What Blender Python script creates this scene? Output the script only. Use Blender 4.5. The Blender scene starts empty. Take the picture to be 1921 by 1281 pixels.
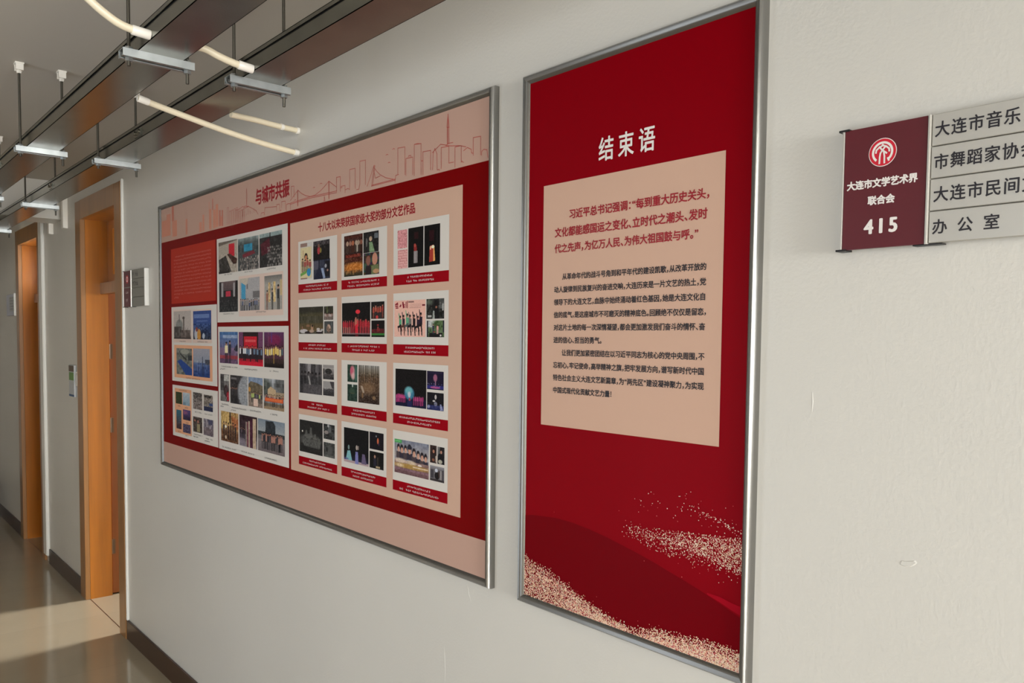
import bpy, math, random
import numpy as np
from mathutils import Matrix, Vector

scene = bpy.context.scene
COL = scene.collection

# ------------------------------------------------------------------ camera
# x runs along the corridor wall (towards the viewer's right), y goes into the wall, z is up; metres
F_PX = 1511.7
CAM_P = Vector((0.0, -1.2256, 1.60))
_yaw, _pitch, _roll = [math.radians(a) for a in (-49.0142, -2.9089, 0.6099)]
_f = Vector((math.sin(_yaw) * math.cos(_pitch), math.cos(_yaw) * math.cos(_pitch), math.sin(_pitch)))
_r = Vector((math.cos(_yaw), -math.sin(_yaw), 0.0))
_u = _r.cross(_f)
_r, _u = _r * math.cos(_roll) + _u * math.sin(_roll), _u * math.cos(_roll) - _r * math.sin(_roll)
cam_d = bpy.data.cameras.new('camera')
cam = bpy.data.objects.new('camera', cam_d)
COL.objects.link(cam)
cam.matrix_world = Matrix(((_r.x, _u.x, -_f.x, CAM_P.x), (_r.y, _u.y, -_f.y, CAM_P.y), (_r.z, _u.z, -_f.z, CAM_P.z), (0, 0, 0, 1)))
cam_d.sensor_fit = 'HORIZONTAL'
cam_d.sensor_width = 36.0
cam_d.lens = F_PX / 1921 * 36.0
cam_d.shift_y = 72.65 / 1921
cam_d.clip_start = 0.02
scene.camera = cam

# ------------------------------------------------------------------ light and exposure
vs = scene.view_settings
vs.view_transform = 'Standard'
vs.look = 'None'
vs.gamma = 1.0
vs.use_curve_mapping = False
vs.exposure = 1.40
world = bpy.data.worlds.new('daylight')
scene.world = world
world.use_nodes = True
world.node_tree.nodes['Background'].inputs[0].default_value = (0.78, 0.88, 1.0, 1)
world.node_tree.nodes['Background'].inputs[1].default_value = 0.8


def area(name, loc, direction, sx, sy, watts, col, spread=180):
    d = bpy.data.lights.new(name, 'AREA')
    d.shape = 'RECTANGLE'
    d.size, d.size_y = sx, sy
    d.energy = watts
    d.color = col
    d.spread = math.radians(spread)
    o = bpy.data.objects.new(name, d)
    COL.objects.link(o)
    o.location = loc
    o.rotation_euler = Vector(direction).to_track_quat('-Z', 'Y').to_euler()
    return o


WALL_T = 0.20          # wall thickness
CEIL = 2.568
X_FAR, X_NEAR, Y_OPP, Y_ROOM = -10.6, 6.6, -2.45, 4.4
# daylight through the window at the near end of the corridor, behind the viewer
area('near_window_light', (X_NEAR + 0.05, -1.2, 1.55), (-1, 0.10, 0.0), 1.7, 1.6, 182, (0.965, 0.99, 0.985))
# fill added to brighten the wall, set in two made-up doorways across the corridor
area('added_fill_near', (-0.30, Y_OPP - 0.05, 1.3), (-0.1, 1, 0.0), 0.85, 1.9, 4.0, (0.965, 0.99, 0.985))
area('added_fill_far', (-2.75, Y_OPP - 0.05, 1.3), (0.1, 1, 0.0), 0.85, 1.9, 1.05, (0.97, 0.985, 0.98))
# daylight through the windows of the two offices behind the wall
area('open_office_light', (-4.88, Y_ROOM + 0.05, 2.0), (0.0, -1, -0.25), 0.9, 0.9, 33, (1.0, 0.985, 0.95), 70)
area('closed_office_light', (-6.05, Y_ROOM + 0.05, 1.75), (-0.15, -1, 0.0), 0.9, 1.3, 480, (1.0, 0.98, 0.94), 100)


# ------------------------------------------------------------------ helpers
def lin(c):
    c = np.asarray(c, float) / 255.0
    return np.where(c <= 0.04045, c / 12.92, ((c + 0.055) / 1.055) ** 2.4)


def mat(name, srgb, rough=0.5, metal=0.0, spec=0.5, noise=None, bump=None, coat=0.0):
    """noise = (scale, amount, stretch xyz): tone variation; bump = (scale, strength)"""
    m = bpy.data.materials.new(name)
    m.use_nodes = True
    nt = m.node_tree
    b = nt.nodes['Principled BSDF']
    c = lin(srgb)
    b.inputs['Base Color'].default_value = (*c, 1)
    b.inputs['Roughness'].default_value = rough
    b.inputs['Metallic'].default_value = metal
    b.inputs['Specular IOR Level'].default_value = spec
    if coat:
        b.inputs['Coat Weight'].default_value = coat
        b.inputs['Coat Roughness'].default_value = 0.08
    if noise or bump:
        tc = nt.nodes.new('ShaderNodeTexCoord')
    if noise:
        mp = nt.nodes.new('ShaderNodeMapping')
        mp.inputs['Scale'].default_value = noise[2] if len(noise) > 2 else (1, 1, 1)
        nz = nt.nodes.new('ShaderNodeTexNoise')
        nz.inputs['Scale'].default_value = noise[0]
        nz.inputs['Detail'].default_value = 5
        rp = nt.nodes.new('ShaderNodeValToRGB')
        rp.color_ramp.elements[0].position, rp.color_ramp.elements[1].position = 0.3, 0.7
        rp.color_ramp.elements[0].color = (*np.clip(c * (1 - noise[1]), 0, 1), 1)
        rp.color_ramp.elements[1].color = (*np.clip(c * (1 + noise[1]), 0, 1), 1)
        nt.links.new(tc.outputs['Object'], mp.inputs[0])
        nt.links.new(mp.outputs[0], nz.inputs['Vector'])
        nt.links.new(nz.outputs['Fac'], rp.inputs[0])
        nt.links.new(rp.outputs[0], b.inputs['Base Color'])
    if bump:
        nb = nt.nodes.new('ShaderNodeTexNoise')
        nb.inputs['Scale'].default_value = bump[0]
        nb.inputs['Detail'].default_value = 4
        bp = nt.nodes.new('ShaderNodeBump')
        bp.inputs['Strength'].default_value = bump[1]
        bp.inputs['Distance'].default_value = 0.002
        nt.links.new(tc.outputs['Object'], nb.inputs['Vector'])
        nt.links.new(nb.outputs['Fac'], bp.inputs['Height'])
        nt.links.new(bp.outputs[0], b.inputs['Normal'])
    return m


class MB:
    """collects faces of one mesh"""
    def __init__(self):
        self.v, self.f, self.m = [], [], []

    def add(self, verts, faces, mi=0):
        n = len(self.v)
        self.v += [tuple(p) for p in verts]
        self.f += [tuple(i + n for i in q) for q in faces]
        self.m += [mi] * len(faces)
        return self

    def box(self, x0, x1, y0, y1, z0, z1, mi=0, bevel=0.0):
        if bevel:
            b = bevel
            vs_, ring = [], []
            for z, ins in ((z0, b), (z0 + b, 0), (z1 - b, 0), (z1, b)):
                for (px, py) in ((x0 + ins + b, y0 + ins), (x1 - ins - b, y0 + ins), (x1 - ins, y0 + ins + b), (x1 - ins, y1 - ins - b),
                                 (x1 - ins - b, y1 - ins), (x0 + ins + b, y1 - ins), (x0 + ins, y1 - ins - b), (x0 + ins, y0 + ins + b)):
                    vs_.append((px, py, z))
            fs = [tuple(range(7, -1, -1)), tuple(range(24, 32))]
            for k in range(3):
                for i in range(8):
                    j = (i + 1) % 8
                    fs.append((k * 8 + i, k * 8 + j, k * 8 + 8 + j, k * 8 + 8 + i))
            return self.add(vs_, fs, mi)
        v = [(x, y, z) for z in (z0, z1) for y in (y0, y1) for x in (x0, x1)]
        return self.add(v, [(0, 2, 3, 1), (4, 5, 7, 6), (0, 1, 5, 4), (2, 6, 7, 3), (0, 4, 6, 2), (1, 3, 7, 5)], mi)

    def rect(self, x0, x1, z0, z1, y, mi=0):          # a flat print facing the corridor
        return self.add([(x0, y, z0), (x1, y, z0), (x1, y, z1), (x0, y, z1)], [(0, 1, 2, 3)], mi)

    def poly(self, pts, y, mi=0):
        return self.add([(x, y, z) for x, z in pts], [tuple(range(len(pts)))], mi)

    def line(self, pts, y, w, mi=0):                  # thin drawn line in the plane of the wall
        for (xa, za), (xb, zb) in zip(pts[:-1], pts[1:]):
            self.k = (getattr(self, 'k', 0) + 1) % 13
            y_ = y - self.k * .00002
            L = math.hypot(xb - xa, zb - za) or 1e-6
            nx, nz = -(zb - za) / L * w / 2, (xb - xa) / L * w / 2
            ex, ez = (xb - xa) / L * w * .4, (zb - za) / L * w * .4
            self.add([(xa - nx - ex, y_, za - nz - ez), (xb - nx + ex, y_, zb - nz + ez), (xb + nx + ex, y_, zb + nz + ez), (xa + nx - ex, y_, za + nz - ez)],
                     [(0, 1, 2, 3)], mi)
        return self

    def disc(self, cx, cz, r, y, mi=0, n=36, r_in=0.0, a0=0.0, a1=360.0):
        if r_in <= 0:
            return self.poly([(cx + r * math.cos(2 * math.pi * k / n), cz + r * math.sin(2 * math.pi * k / n)) for k in range(n)], y, mi)
        full = a1 - a0 >= 360
        A = [math.radians(a0 + (a1 - a0) * k / n) for k in range(n + 1)]
        v = [(cx + r * math.cos(a), y, cz + r * math.sin(a)) for a in A] + [(cx + r_in * math.cos(a), y, cz + r_in * math.sin(a)) for a in A]
        return self.add(v, [(k + n + 1, k + n + 2, k + 1, k)[::-1] for k in range(n)], mi)

    def tube(self, pts, r, n=12, mi=0, caps=True):
        P = [Vector(p) for p in pts]
        rr = r if isinstance(r, (list, tuple)) else [r] * len(P)
        v, f = [], []
        up = None
        for i, p in enumerate(P):
            t = (P[min(i + 1, len(P) - 1)] - P[max(i - 1, 0)]).normalized()
            if up is None:
                up = t.orthogonal().normalized()
            up = (up - t * up.dot(t)).normalized()
            s = t.cross(up)
            for k in range(n):
                a = 2 * math.pi * k / n
                v.append(p + (up * math.cos(a) + s * math.sin(a)) * rr[i])
        for i in range(len(P) - 1):
            for k in range(n):
                j = (k + 1) % n
                f.append((i * n + k, i * n + j, i * n + n + j, i * n + n + k))
        if caps:
            f += [tuple(range(n - 1, -1, -1)), tuple(range((len(P) - 1) * n, len(P) * n))]
        return self.add(v, f, mi)

    def build(self, name, mats, parent=None, smooth=False, label=None):
        me = bpy.data.meshes.new(name)
        me.from_pydata(self.v, [], self.f)
        for m in (mats if isinstance(mats, (list, tuple)) else [mats]):
            me.materials.append(m)
        me.polygons.foreach_set('material_index', self.m)
        if smooth:
            me.polygons.foreach_set('use_smooth', [True] * len(self.f))
            try:
                me.set_sharp_from_angle(angle=math.radians(35))
            except Exception:
                pass
        me.update()
        o = bpy.data.objects.new(name, me)
        COL.objects.link(o)
        if parent is not None:
            o.parent = parent
            o.matrix_parent_inverse = Matrix.Translation(-parent.location) if parent.parent is None else \
                Matrix.Translation(-(parent.location + (parent.parent.location if parent.type == 'EMPTY' else Vector())))
        if label:
            o['label'] = label
        return o


def tag(o, label=None, cat=None, group=None, kind=None):
    for k, v in (('label', label), ('category', cat), ('group', group), ('kind', kind)):
        if v:
            o[k] = v
    return o


def empty(name, loc=(0, 0, 0)):
    o = bpy.data.objects.new(name, None)
    o.empty_display_size = 0.1
    COL.objects.link(o)
    o.location = loc
    return o


def at(px, py, Y):
    """the point of the plane y = Y (a board on the wall) measured at that spot of the photograph"""
    d = _f + _r * ((px - 960.45) / F_PX) - _u * ((py - 713.15) / F_PX)
    p = CAM_P + d * ((Y - CAM_P.y) / d.y)
    return p.x, p.z


# ------------------------------------------------------------------ materials
M = dict(
    wall=mat('wall_paint', (214, 210, 202), 0.42, spec=0.35, noise=(1.3, 0.025), bump=(150, 0.26)),
    white=mat('white_paint', (232, 229, 222), 0.35),
    ceil=mat('ceiling_paint', (198, 191, 180), 0.8, noise=(0.9, 0.03)),
    base=mat('brown_baseboard_tile', (62, 39, 28), 0.3, noise=(6, 0.12)),
    wood=mat('varnished_oak', (176, 106, 28), 0.28, noise=(3.0, 0.14, (9, 9, 0.55)), coat=0.3),
    wood_case=mat('oak_casing', (152, 106, 58), 0.35, noise=(3.0, 0.12, (9, 9, 0.55)), coat=0.2),
    wood_dark=mat('brown_door_veneer', (130, 72, 26), 0.35, noise=(3.0, 0.14, (9, 9, 0.55))),
    zinc=mat('galvanised_sheet', (132, 132, 124), 0.24, 1.0, noise=(14, 0.10)),
    strut=mat('galvanised_strut', (176, 180, 180), 0.42, 1.0, noise=(30, 0.10)),
    rod=mat('dark_threaded_rod', (92, 88, 80), 0.45, 0.9),
    pvc=mat('cream_pvc', (228, 215, 188), 0.38),
    pvc_w=mat('white_pvc', (238, 232, 222), 0.35),
    alu=mat('brushed_aluminium', (134, 132, 128), 0.25, 0.8),
    alu_sign=mat('satin_aluminium', (196, 192, 184), 0.42, 0.55),
    alu_dim=mat('grey_aluminium', (140, 138, 130), 0.5, 0.3),
    maroon=mat('maroon_plate', (92, 24, 34), 0.35),
    black=mat('black_plastic', (22, 20, 22), 0.4),
    ink=mat('black_print', (30, 25, 32), 0.5),
    white_ink=mat('white_print', (236, 230, 224), 0.5),
    paper=mat('white_card_print', (218, 211, 203), 0.42, spec=0.05),
    beige=mat('beige_print', (208, 171, 150), 0.42, spec=0.05),
    pink=mat('pink_print', (196, 160, 144), 0.40, spec=0.05),
    red=mat('crimson_print', (120, 0, 3), 0.40, spec=0.05),
    red_poster=mat('scarlet_print', (134, 0, 14), 0.36, spec=0.05),
    red_dark=mat('deep_red_print', (112, 0, 10), 0.36, spec=0.05),
    red_hi=mat('light_red_print', (160, 6, 28), 0.36, spec=0.05),
    cap_red=mat('caption_red_print', (150, 0, 18), 0.42, spec=0.05),
    red_ink=mat('red_lettering', (156, 0, 26), 0.45),
    orange_red=mat('vermilion_print', (176, 48, 34), 0.42, spec=0.05),
    faded_pink=mat('faded_pink_lettering', (206, 110, 96), 0.45),
    apricot=mat('apricot_print', (232, 168, 128), 0.42),
    pad=mat('pale_pink_print', (222, 196, 182), 0.42),
    line=mat('red_line_drawing', (182, 84, 74), 0.45),
    sky_a=mat('washed_orange_print', (208, 134, 108), 0.42),
    sky_b=mat('washed_red_print', (196, 112, 92), 0.42),
    gold_a=mat('gold_sand_print', (236, 196, 160), 0.42),
    gold_b=mat('pale_sand_print', (246, 222, 202), 0.42),
    gold_c=mat('rose_sand_print', (206, 92, 92), 0.42),
    emblem=mat('emblem_red', (206, 22, 48), 0.4),
    glass=None,
    bin=mat('slate_plastic', (92, 102, 112), 0.5),
    paper_blue=mat('bluish_paper', (196, 198, 210), 0.5),
    green=mat('green_label', (96, 138, 62), 0.5),
    steel=mat('dull_steel', (104, 84, 66), 0.45, 0.6),
    grey=mat('pale_grey_plastic', (186, 188, 190), 0.5),
    blue=mat('blue_strip', (60, 92, 130), 0.5),
)

# window glass: mostly clear with a mirror sheen
g = bpy.data.materials.new('window_glass')
g.use_nodes = True
nt = g.node_tree
nt.nodes.clear()
out = nt.nodes.new('ShaderNodeOutputMaterial')
mx = nt.nodes.new('ShaderNodeMixShader')
tr = nt.nodes.new('ShaderNodeBsdfTransparent')
gl = nt.nodes.new('ShaderNodeBsdfGlossy')
fr = nt.nodes.new('ShaderNodeFresnel')
gl.inputs['Roughness'].default_value = 0.03
nt.links.new(fr.outputs[0], mx.inputs[0])
nt.links.new(tr.outputs[0], mx.inputs[1])
nt.links.new(gl.outputs[0], mx.inputs[2])
nt.links.new(mx.outputs[0], out.inputs[0])
M['glass'] = g


def floor_material():
    m = bpy.data.materials.new('polished_floor_tile')
    m.use_nodes = True
    nt = m.node_tree
    b = nt.nodes['Principled BSDF']
    b.inputs['Roughness'].default_value = 0.10
    b.inputs['Specular IOR Level'].default_value = 0.55
    tc = nt.nodes.new('ShaderNodeTexCoord')
    mp = nt.nodes.new('ShaderNodeMapping')
    mp.inputs['Location'].default_value = (0.155, -0.012, 0)
    br = nt.nodes.new('ShaderNodeTexBrick')
    br.offset = 0.0
    br.inputs['Scale'].default_value = 1.0
    br.inputs['Brick Width'].default_value = 0.8
    br.inputs['Row Height'].default_value = 0.8
    br.inputs['Mortar Size'].default_value = 0.0016
    br.inputs['Mortar Smooth'].default_value = 0.0
    a, c, d = lin((172, 158, 134)), lin((168, 154, 130)), lin((158, 146, 126))
    br.inputs['Color1'].default_value = (*a, 1)
    br.inputs['Color2'].default_value = (*c, 1)
    br.inputs['Mortar'].default_value = (*d, 1)
    nz = nt.nodes.new('ShaderNodeTexNoise')
    nz.inputs['Scale'].default_value = 5
    nz.inputs['Detail'].default_value = 8
    mix = nt.nodes.new('ShaderNodeMix')
    mix.data_type = 'RGBA'
    mix.blend_type = 'MULTIPLY'
    mix.inputs['Factor'].default_value = 0.12
    nt.links.new(tc.outputs['Object'], mp.inputs[0])
    nt.links.new(mp.outputs[0], br.inputs['Vector'])
    nt.links.new(tc.outputs['Object'], nz.inputs['Vector'])
    nt.links.new(br.outputs['Color'], mix.inputs['A'])
    nt.links.new(nz.outputs['Fac'], mix.inputs['B'])
    nt.links.new(mix.outputs['Result'], b.inputs['Base Color'])
    return m


M['floor'] = floor_material()

# printed pictures: the print's own colours are stored per vertex of a fine grid
pm = bpy.data.materials.new('printed_photograph')
pm.use_nodes = True
_at = pm.node_tree.nodes.new('ShaderNodeVertexColor')
_at.layer_name = 'print'
pm.node_tree.links.new(_at.outputs['Color'], pm.node_tree.nodes['Principled BSDF'].inputs['Base Color'])
pm.node_tree.nodes['Principled BSDF'].inputs['Roughness'].default_value = 0.4
pm.node_tree.nodes['Principled BSDF'].inputs['Specular IOR Level'].default_value = 0.06
M['print'] = pm
PRINT_GAIN = 1.45      # ink reflectance against the tone it shows in the dim corridor


class Pic:
    """a printed picture painted as an array of colours; u to the right, v downwards, both 0..1"""
    def __init__(self, c=(40, 38, 38), n=44, m=44, seed=1):
        n, m = int(n * 1.7), int(m * 1.7)
        self.n, self.m = n, m
        self.u, self.v = np.meshgrid(np.linspace(0, 1, n), np.linspace(0, 1, m))
        self.a = np.zeros((m, n, 3)) + np.array(c, float)
        self.rng = np.random.RandomState(seed)

    def mixin(self, k, c):
        k = np.clip(k, 0, 1)[..., None]
        self.a = self.a * (1 - k) + np.array(c, float) * k
        return self

    def grad(self, c0, c1, v0=0.0, v1=1.0):
        t = np.clip((self.v - v0) / (v1 - v0), 0, 1)
        sel = ((self.v >= v0) & (self.v <= v1))[..., None]
        g_ = np.array(c0, float) * (1 - t[..., None]) + np.array(c1, float) * t[..., None]
        self.a = np.where(sel, g_, self.a)
        return self

    def rect(self, u0, v0, u1, v1, c, k=1.0):
        return self.mixin(((self.u >= u0) & (self.u <= u1) & (self.v >= v0) & (self.v <= v1)) * k, c)

    def quad(self, pts, c, k=1.0):                     # convex polygon
        s = np.ones_like(self.u, bool)
        cx, cy = sum(p[0] for p in pts) / len(pts), sum(p[1] for p in pts) / len(pts)
        for (ua, va), (ub, vb) in zip(pts, pts[1:] + pts[:1]):
            f0 = (ub - ua) * (cy - va) - (vb - va) * (cx - ua)
            ff = (ub - ua) * (self.v - va) - (vb - va) * (self.u - ua)
            s &= ff * f0 >= 0
        return self.mixin(s * k, c)

    def ell(self, cu, cv, ru, rv, c, k=1.0, soft=0.15):
        d = np.sqrt(((self.u - cu) / ru) ** 2 + ((self.v - cv) / rv) ** 2)
        return self.mixin(np.clip((1 - d) / soft + 0.5, 0, 1) * k, c)

    def noise(self, amp, nu=12, nv=12, u0=0, v0=0, u1=1, v1=1, colour=False):
        g_ = self.rng.rand(nv, nu, 3 if colour else 1) * 2 - 1
        iu = np.minimum((self.u * nu).astype(int), nu - 1)
        iv = np.minimum((self.v * nv).astype(int), nv - 1)
        s = ((self.u >= u0) & (self.u <= u1) & (self.v >= v0) & (self.v <= v1))[..., None]
        self.a = np.clip(self.a + g_[iv, iu] * amp * s, 0, 255)
        return self

    def person(self, u, vt, vb, w, top=(40, 40, 45), legs=(28, 26, 30), skin=(160, 112, 88), hair=(24, 20, 20)):
        h = vb - vt
        self.rect(u - w * .33, vt + h * .17, u + w * .33, vt + h * .55, top)
        self.rect(u - w * .27, vt + h * .52, u - w * .05, vb, legs).rect(u + w * .05, vt + h * .52, u + w * .27, vb, legs)
        self.ell(u, vt + h * .085, w * .22, h * .085, skin).ell(u, vt + h * .04, w * .22, h * .05, hair)
        return self

    def crowd(self, n, u0, u1, vt, vb, tops, legs=((28, 26, 30),), w=None, jit=0.03, skin=(150, 105, 85)):
        w = w or (u1 - u0) / n * 1.15
        for i in range(n):
            u = u0 + (i + .5) / n * (u1 - u0)
            dv = (self.rng.rand() - .5) * 2 * jit
            self.person(u, vt + dv, vb + dv * .4, w, tops[self.rng.randint(len(tops))], legs[self.rng.randint(len(legs))], skin)
        return self

    def seats(self, rows, v0, v1, c0, c1, u0=0, u1=1, n=14):   # heads of an audience
        for r in range(rows):
            v = v0 + (v1 - v0) * (r + .5) / rows
            k = n - r * (n // (2 * rows + 1))
            for i in range(k):
                u = u0 + (i + self.rng.rand()) / k * (u1 - u0)
                t = self.rng.rand()
                c = np.array(c0) * (1 - t) + np.array(c1) * t
                self.ell(u, v + (self.rng.rand() - .5) * .03, .022 + .01 * r / rows, .03 + .012 * r / rows, c, .85)
        return self

    def specks(self, n, u0, v0, u1, v1, cols, r=0.012):
        for _ in range(n):
            self.ell(u0 + self.rng.rand() * (u1 - u0), v0 + self.rng.rand() * (v1 - v0), r * (.6 + self.rng.rand()), r * (.6 + self.rng.rand()),
                     cols[self.rng.randint(len(cols))], .8)
        return self

    def dance(self, u, vt, vb, w, top, legs=(26, 22, 24), skin=(150, 100, 84)):   # one arm flung up, one knee raised
        h = vb - vt
        self.rect(u - w * .28, vt + h * .28, u + w * .28, vt + h * .58, top)
        self.quad([(u - w * .4, vt), (u - w * .25, vt), (u - w * .0, vt + h * .33), (u - w * .22, vt + h * .36)], top)
        self.quad([(u - w * .1, vt + h * .5), (u + w * .25, vt + h * .5), (u + w * .3, vb), (u + w * .12, vb)], legs)
        self.quad([(u - w * .6, vt + h * .58), (u + w * .1, vt + h * .52), (u + w * .1, vt + h * .64), (u - w * .55, vt + h * .67)], legs)
        self.quad([(u - w * .62, vt + h * .58), (u - w * .42, vt + h * .6), (u - w * .25, vt + h * .82), (u - w * .36, vt + h * .84)], legs)
        self.ell(u, vt + h * .2, w * .17, h * .075, skin).ell(u, vt + h * .165, w * .17, h * .05, (26, 20, 20))
        return self

    def build(self, name, x0, x1, z0, z1, y, parent, label=None):
        n, m = self.n, self.m
        self.a = self.a + self.rng.randn(m, n, 1) * 7.0          # print grain
        X = x0 + (x1 - x0) * self.u
        Z = z1 + (z0 - z1) * self.v
        co = np.stack([X, np.full_like(X, y), Z], -1).reshape(-1, 3)
        idx = np.arange(n * m).reshape(m, n)
        f = np.stack([idx[1:, :-1], idx[1:, 1:], idx[:-1, 1:], idx[:-1, :-1]], -1).reshape(-1, 4)
        me = bpy.data.meshes.new(name)
        me.from_pydata(co.tolist(), [], f.tolist())
        me.materials.append(M['print'])
        ca = me.color_attributes.new('print', 'FLOAT_COLOR', 'POINT')
        self.a = self.a * .88 + self.a.mean(2, keepdims=True) * .12      # faded inks
        rgb = np.clip(lin(np.clip(self.a, 0, 255)) * PRINT_GAIN, 0.004, 0.85).reshape(-1, 3)
        ca.data.foreach_set('color', np.concatenate([rgb, np.ones((n * m, 1))], 1).astype(np.float32).ravel())
        me.update()
        o = bpy.data.objects.new(name, me)
        COL.objects.link(o)
        o.parent = parent
        if label:
            o['label'] = label
        return o


# ------------------------------------------------------------------ lettering
WEIGHT = [(math.cos(k * math.pi / 4), math.sin(k * math.pi / 4)) for k in range(8)] + [(0, 0)]
HALF = set('，、。：；！“”,.')
_glyphs = {}


def load_glyphs(text):
    need = [c for c in dict.fromkeys(text) if c not in _glyphs and c.strip()]
    if not need:
        return
    obs = []
    for c in need:
        cu = bpy.data.curves.new('glyph', 'FONT')
        cu.body = c
        cu.size = 1.0
        cu.resolution_u = 3
        cu.fill_mode = 'FRONT'
        o = bpy.data.objects.new('glyph', cu)
        COL.objects.link(o)
        obs.append(o)
    dg = bpy.context.evaluated_depsgraph_get()
    for c, o in zip(need, obs):
        e = o.evaluated_get(dg)
        me = e.to_mesh()
        v = np.zeros(len(me.vertices) * 3)
        me.vertices.foreach_get('co', v)
        _glyphs[c] = (v.reshape(-1, 3)[:, :2].copy(), [tuple(p.vertices) for p in me.polygons])
        e.to_mesh_clear()
    for o in obs:
        cu = o.data
        bpy.data.objects.remove(o)
        bpy.data.curves.remove(cu)


load_glyphs('国')
_g = _glyphs['国'][0]
GL_X, GL_W = _g[:, 0].min(), np.ptp(_g[:, 0])
GL_Z, GL_H = _g[:, 1].min(), np.ptp(_g[:, 1])
EM = GL_W / 0.84                                       # the square character cell of the font


def write(mb, text, x0, x1, zc, y, bold=0.0, hz=None, mi=0, gap=0.0):
    """text set between x0 and x1 on centre height zc; full-width characters in square cells, half cells for punctuation"""
    load_glyphs(text)
    adv = [0.5 if c in HALF else (0.5 if c == ' ' else 1.0) for c in text]
    em = (x1 - x0) / (sum(adv) + gap * (len(text) - 1) - (1 - .84) )
    hz = hz or em
    x = x0 - em * .08
    for c, a in zip(text, adv):
        if c.strip():
            v, f = _glyphs[c]
            if c in HALF:
                w0 = (v[:, 0].min() + v[:, 0].max()) / 2
                X = (v[:, 0] - w0) / EM * em + x + em * (.22 if c in '，、。,.' else .25)
            elif c.isascii():
                w0 = (v[:, 0].min() + v[:, 0].max()) / 2
                X = (v[:, 0] - w0) / EM * em + x + em * .5
            else:
                X = (v[:, 0] - GL_X) / EM * em + x + em * .08
            Z = (v[:, 1] - GL_Z - GL_H / 2) / EM * hz + zc
            for k, (dx, dz) in enumerate(WEIGHT if bold else ((0, 0),)):     # heavier strokes: the outline laid down in a ring of offsets
                mb.add([(px + dx * bold * em, y - k * .00002, pz + dz * bold * em) for px, pz in zip(X, Z)], f, mi)
        x += em * (a + gap)
    return em


_rs = random.Random(7)


def scribble(mb, x0, x1, zc, h, y, mi=0, cell=None):
    """a row of tiny printed characters too small to read: a few strokes in each cell"""
    cell = cell or h * 1.05
    x = x0
    while x + cell * .8 < x1:
        if _rs.random() < .93:
            for k in range(3):
                yk = y - k * .00003
                if _rs.random() < .5:
                    zz = zc + (_rs.random() - .5) * h * .8
                    mb.rect(x + cell * .1, x + cell * .85, zz - h * .06, zz + h * .06, yk, mi)
                else:
                    xx = x + cell * (.2 + .6 * _rs.random())
                    mb.rect(xx - h * .06, xx + h * .06, zc - h * .45, zc + h * .45, yk, mi)
        x += cell


# ------------------------------------------------------------------ the setting
D1 = dict(o0=-5.410, o1=-4.475, i0=-5.295, i1=-4.585)
D2 = dict(o0=-7.290, o1=-6.420, i0=-7.190, i1=-6.510)
D3 = dict(o0=-9.300, o1=-8.420, i0=-9.200, i1=-8.520)
HEAD_O, HEAD_I, JAMB = 2.390, 2.280, 0.135
RAIL0, RAIL1 = 1.845, 1.910

w = MB()
prev = X_FAR
for d in (D3, D2, D1):
    a, b = d['o0'] + .03, d['o1'] - .03
    w.box(prev, a, 0, WALL_T, 0, CEIL)
    w.box(a, b, 0, WALL_T, HEAD_O - .03, CEIL)
    prev = b
w.box(prev, X_NEAR, 0, WALL_T, 0, CEIL)
wall = tag(w.build('wall_right', M['wall']), kind='structure')

# scrapes and paint drips standing on the wall
sc = MB()
rs = random.Random(3)


def drip(pts, wd=.0022, t=.0012, Y=-0.0):
    P = [at(px, py, 0) for px, py in pts]
    sc.tube([(x, t * .55, z) for x, z in P], [wd * (.4 + .6 * math.sin(math.pi * (i + .5) / len(P))) for i in range(len(P))], 6)


drip([(833.5, 1212), (834, 1235), (835, 1255), (834, 1281)], .0013)
drip([(876, 1094), (878, 1104), (879, 1114), (882, 1122), (884, 1130)], .0013)
drip([(890, 1102), (888, 1110), (887, 1118)], .001)
drip([(899, 1139), (902, 1143), (905, 1148)], .0012)
drip([(912, 1117), (915, 1122)], .001)
drip([(933, 1218), (934, 1226)], .001)
for k in range(14):
    px, py = 997 + rs.random() * 40, 1150 + rs.random() * 52
    drip([(px, py), (px + 1 + rs.random() * 2, py + 4 + rs.random() * 7)], .0007)
drip([(1480, 871), (1490, 870.5), (1497, 871.5), (1499, 873)], .0005)
drip([(1524, 735), (1524.5, 755), (1523, 772)], .0014)
chip = [(1687, 1055), (1690, 1051), (1700, 1052.5), (1712, 1052), (1717, 1051), (1721, 1056), (1716, 1060), (1710, 1063), (1695, 1062), (1688, 1059)]
C2 = [at(px, py, 0) for px, py in chip]
cxm, czm = sum(p[0] for p in C2) / len(C2), sum(p[1] for p in C2) / len(C2)
n0 = len(C2)
sc.add([(x, 0, z) for x, z in C2] + [(cxm + (x - cxm) * .8, -.0009, czm + (z - czm) * .8) for x, z in C2],
       [tuple(range(n0, 2 * n0))] + [(i, (i + 1) % n0, n0 + (i + 1) % n0, n0 + i) for i in range(n0)])
tag(sc.build('paint_scrape', M['wall'], wall), kind='stuff')

tag(MB().box(X_FAR - .2, X_NEAR + .2, Y_OPP - .2, Y_ROOM + .2, -.1, 0).build('floor', M['floor']), kind='structure')
tag(MB().box(X_FAR - .2, X_NEAR + .2, Y_OPP - .2, Y_ROOM + .2, CEIL, CEIL + .15).build('ceiling', M['ceil']), kind='structure')


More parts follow.
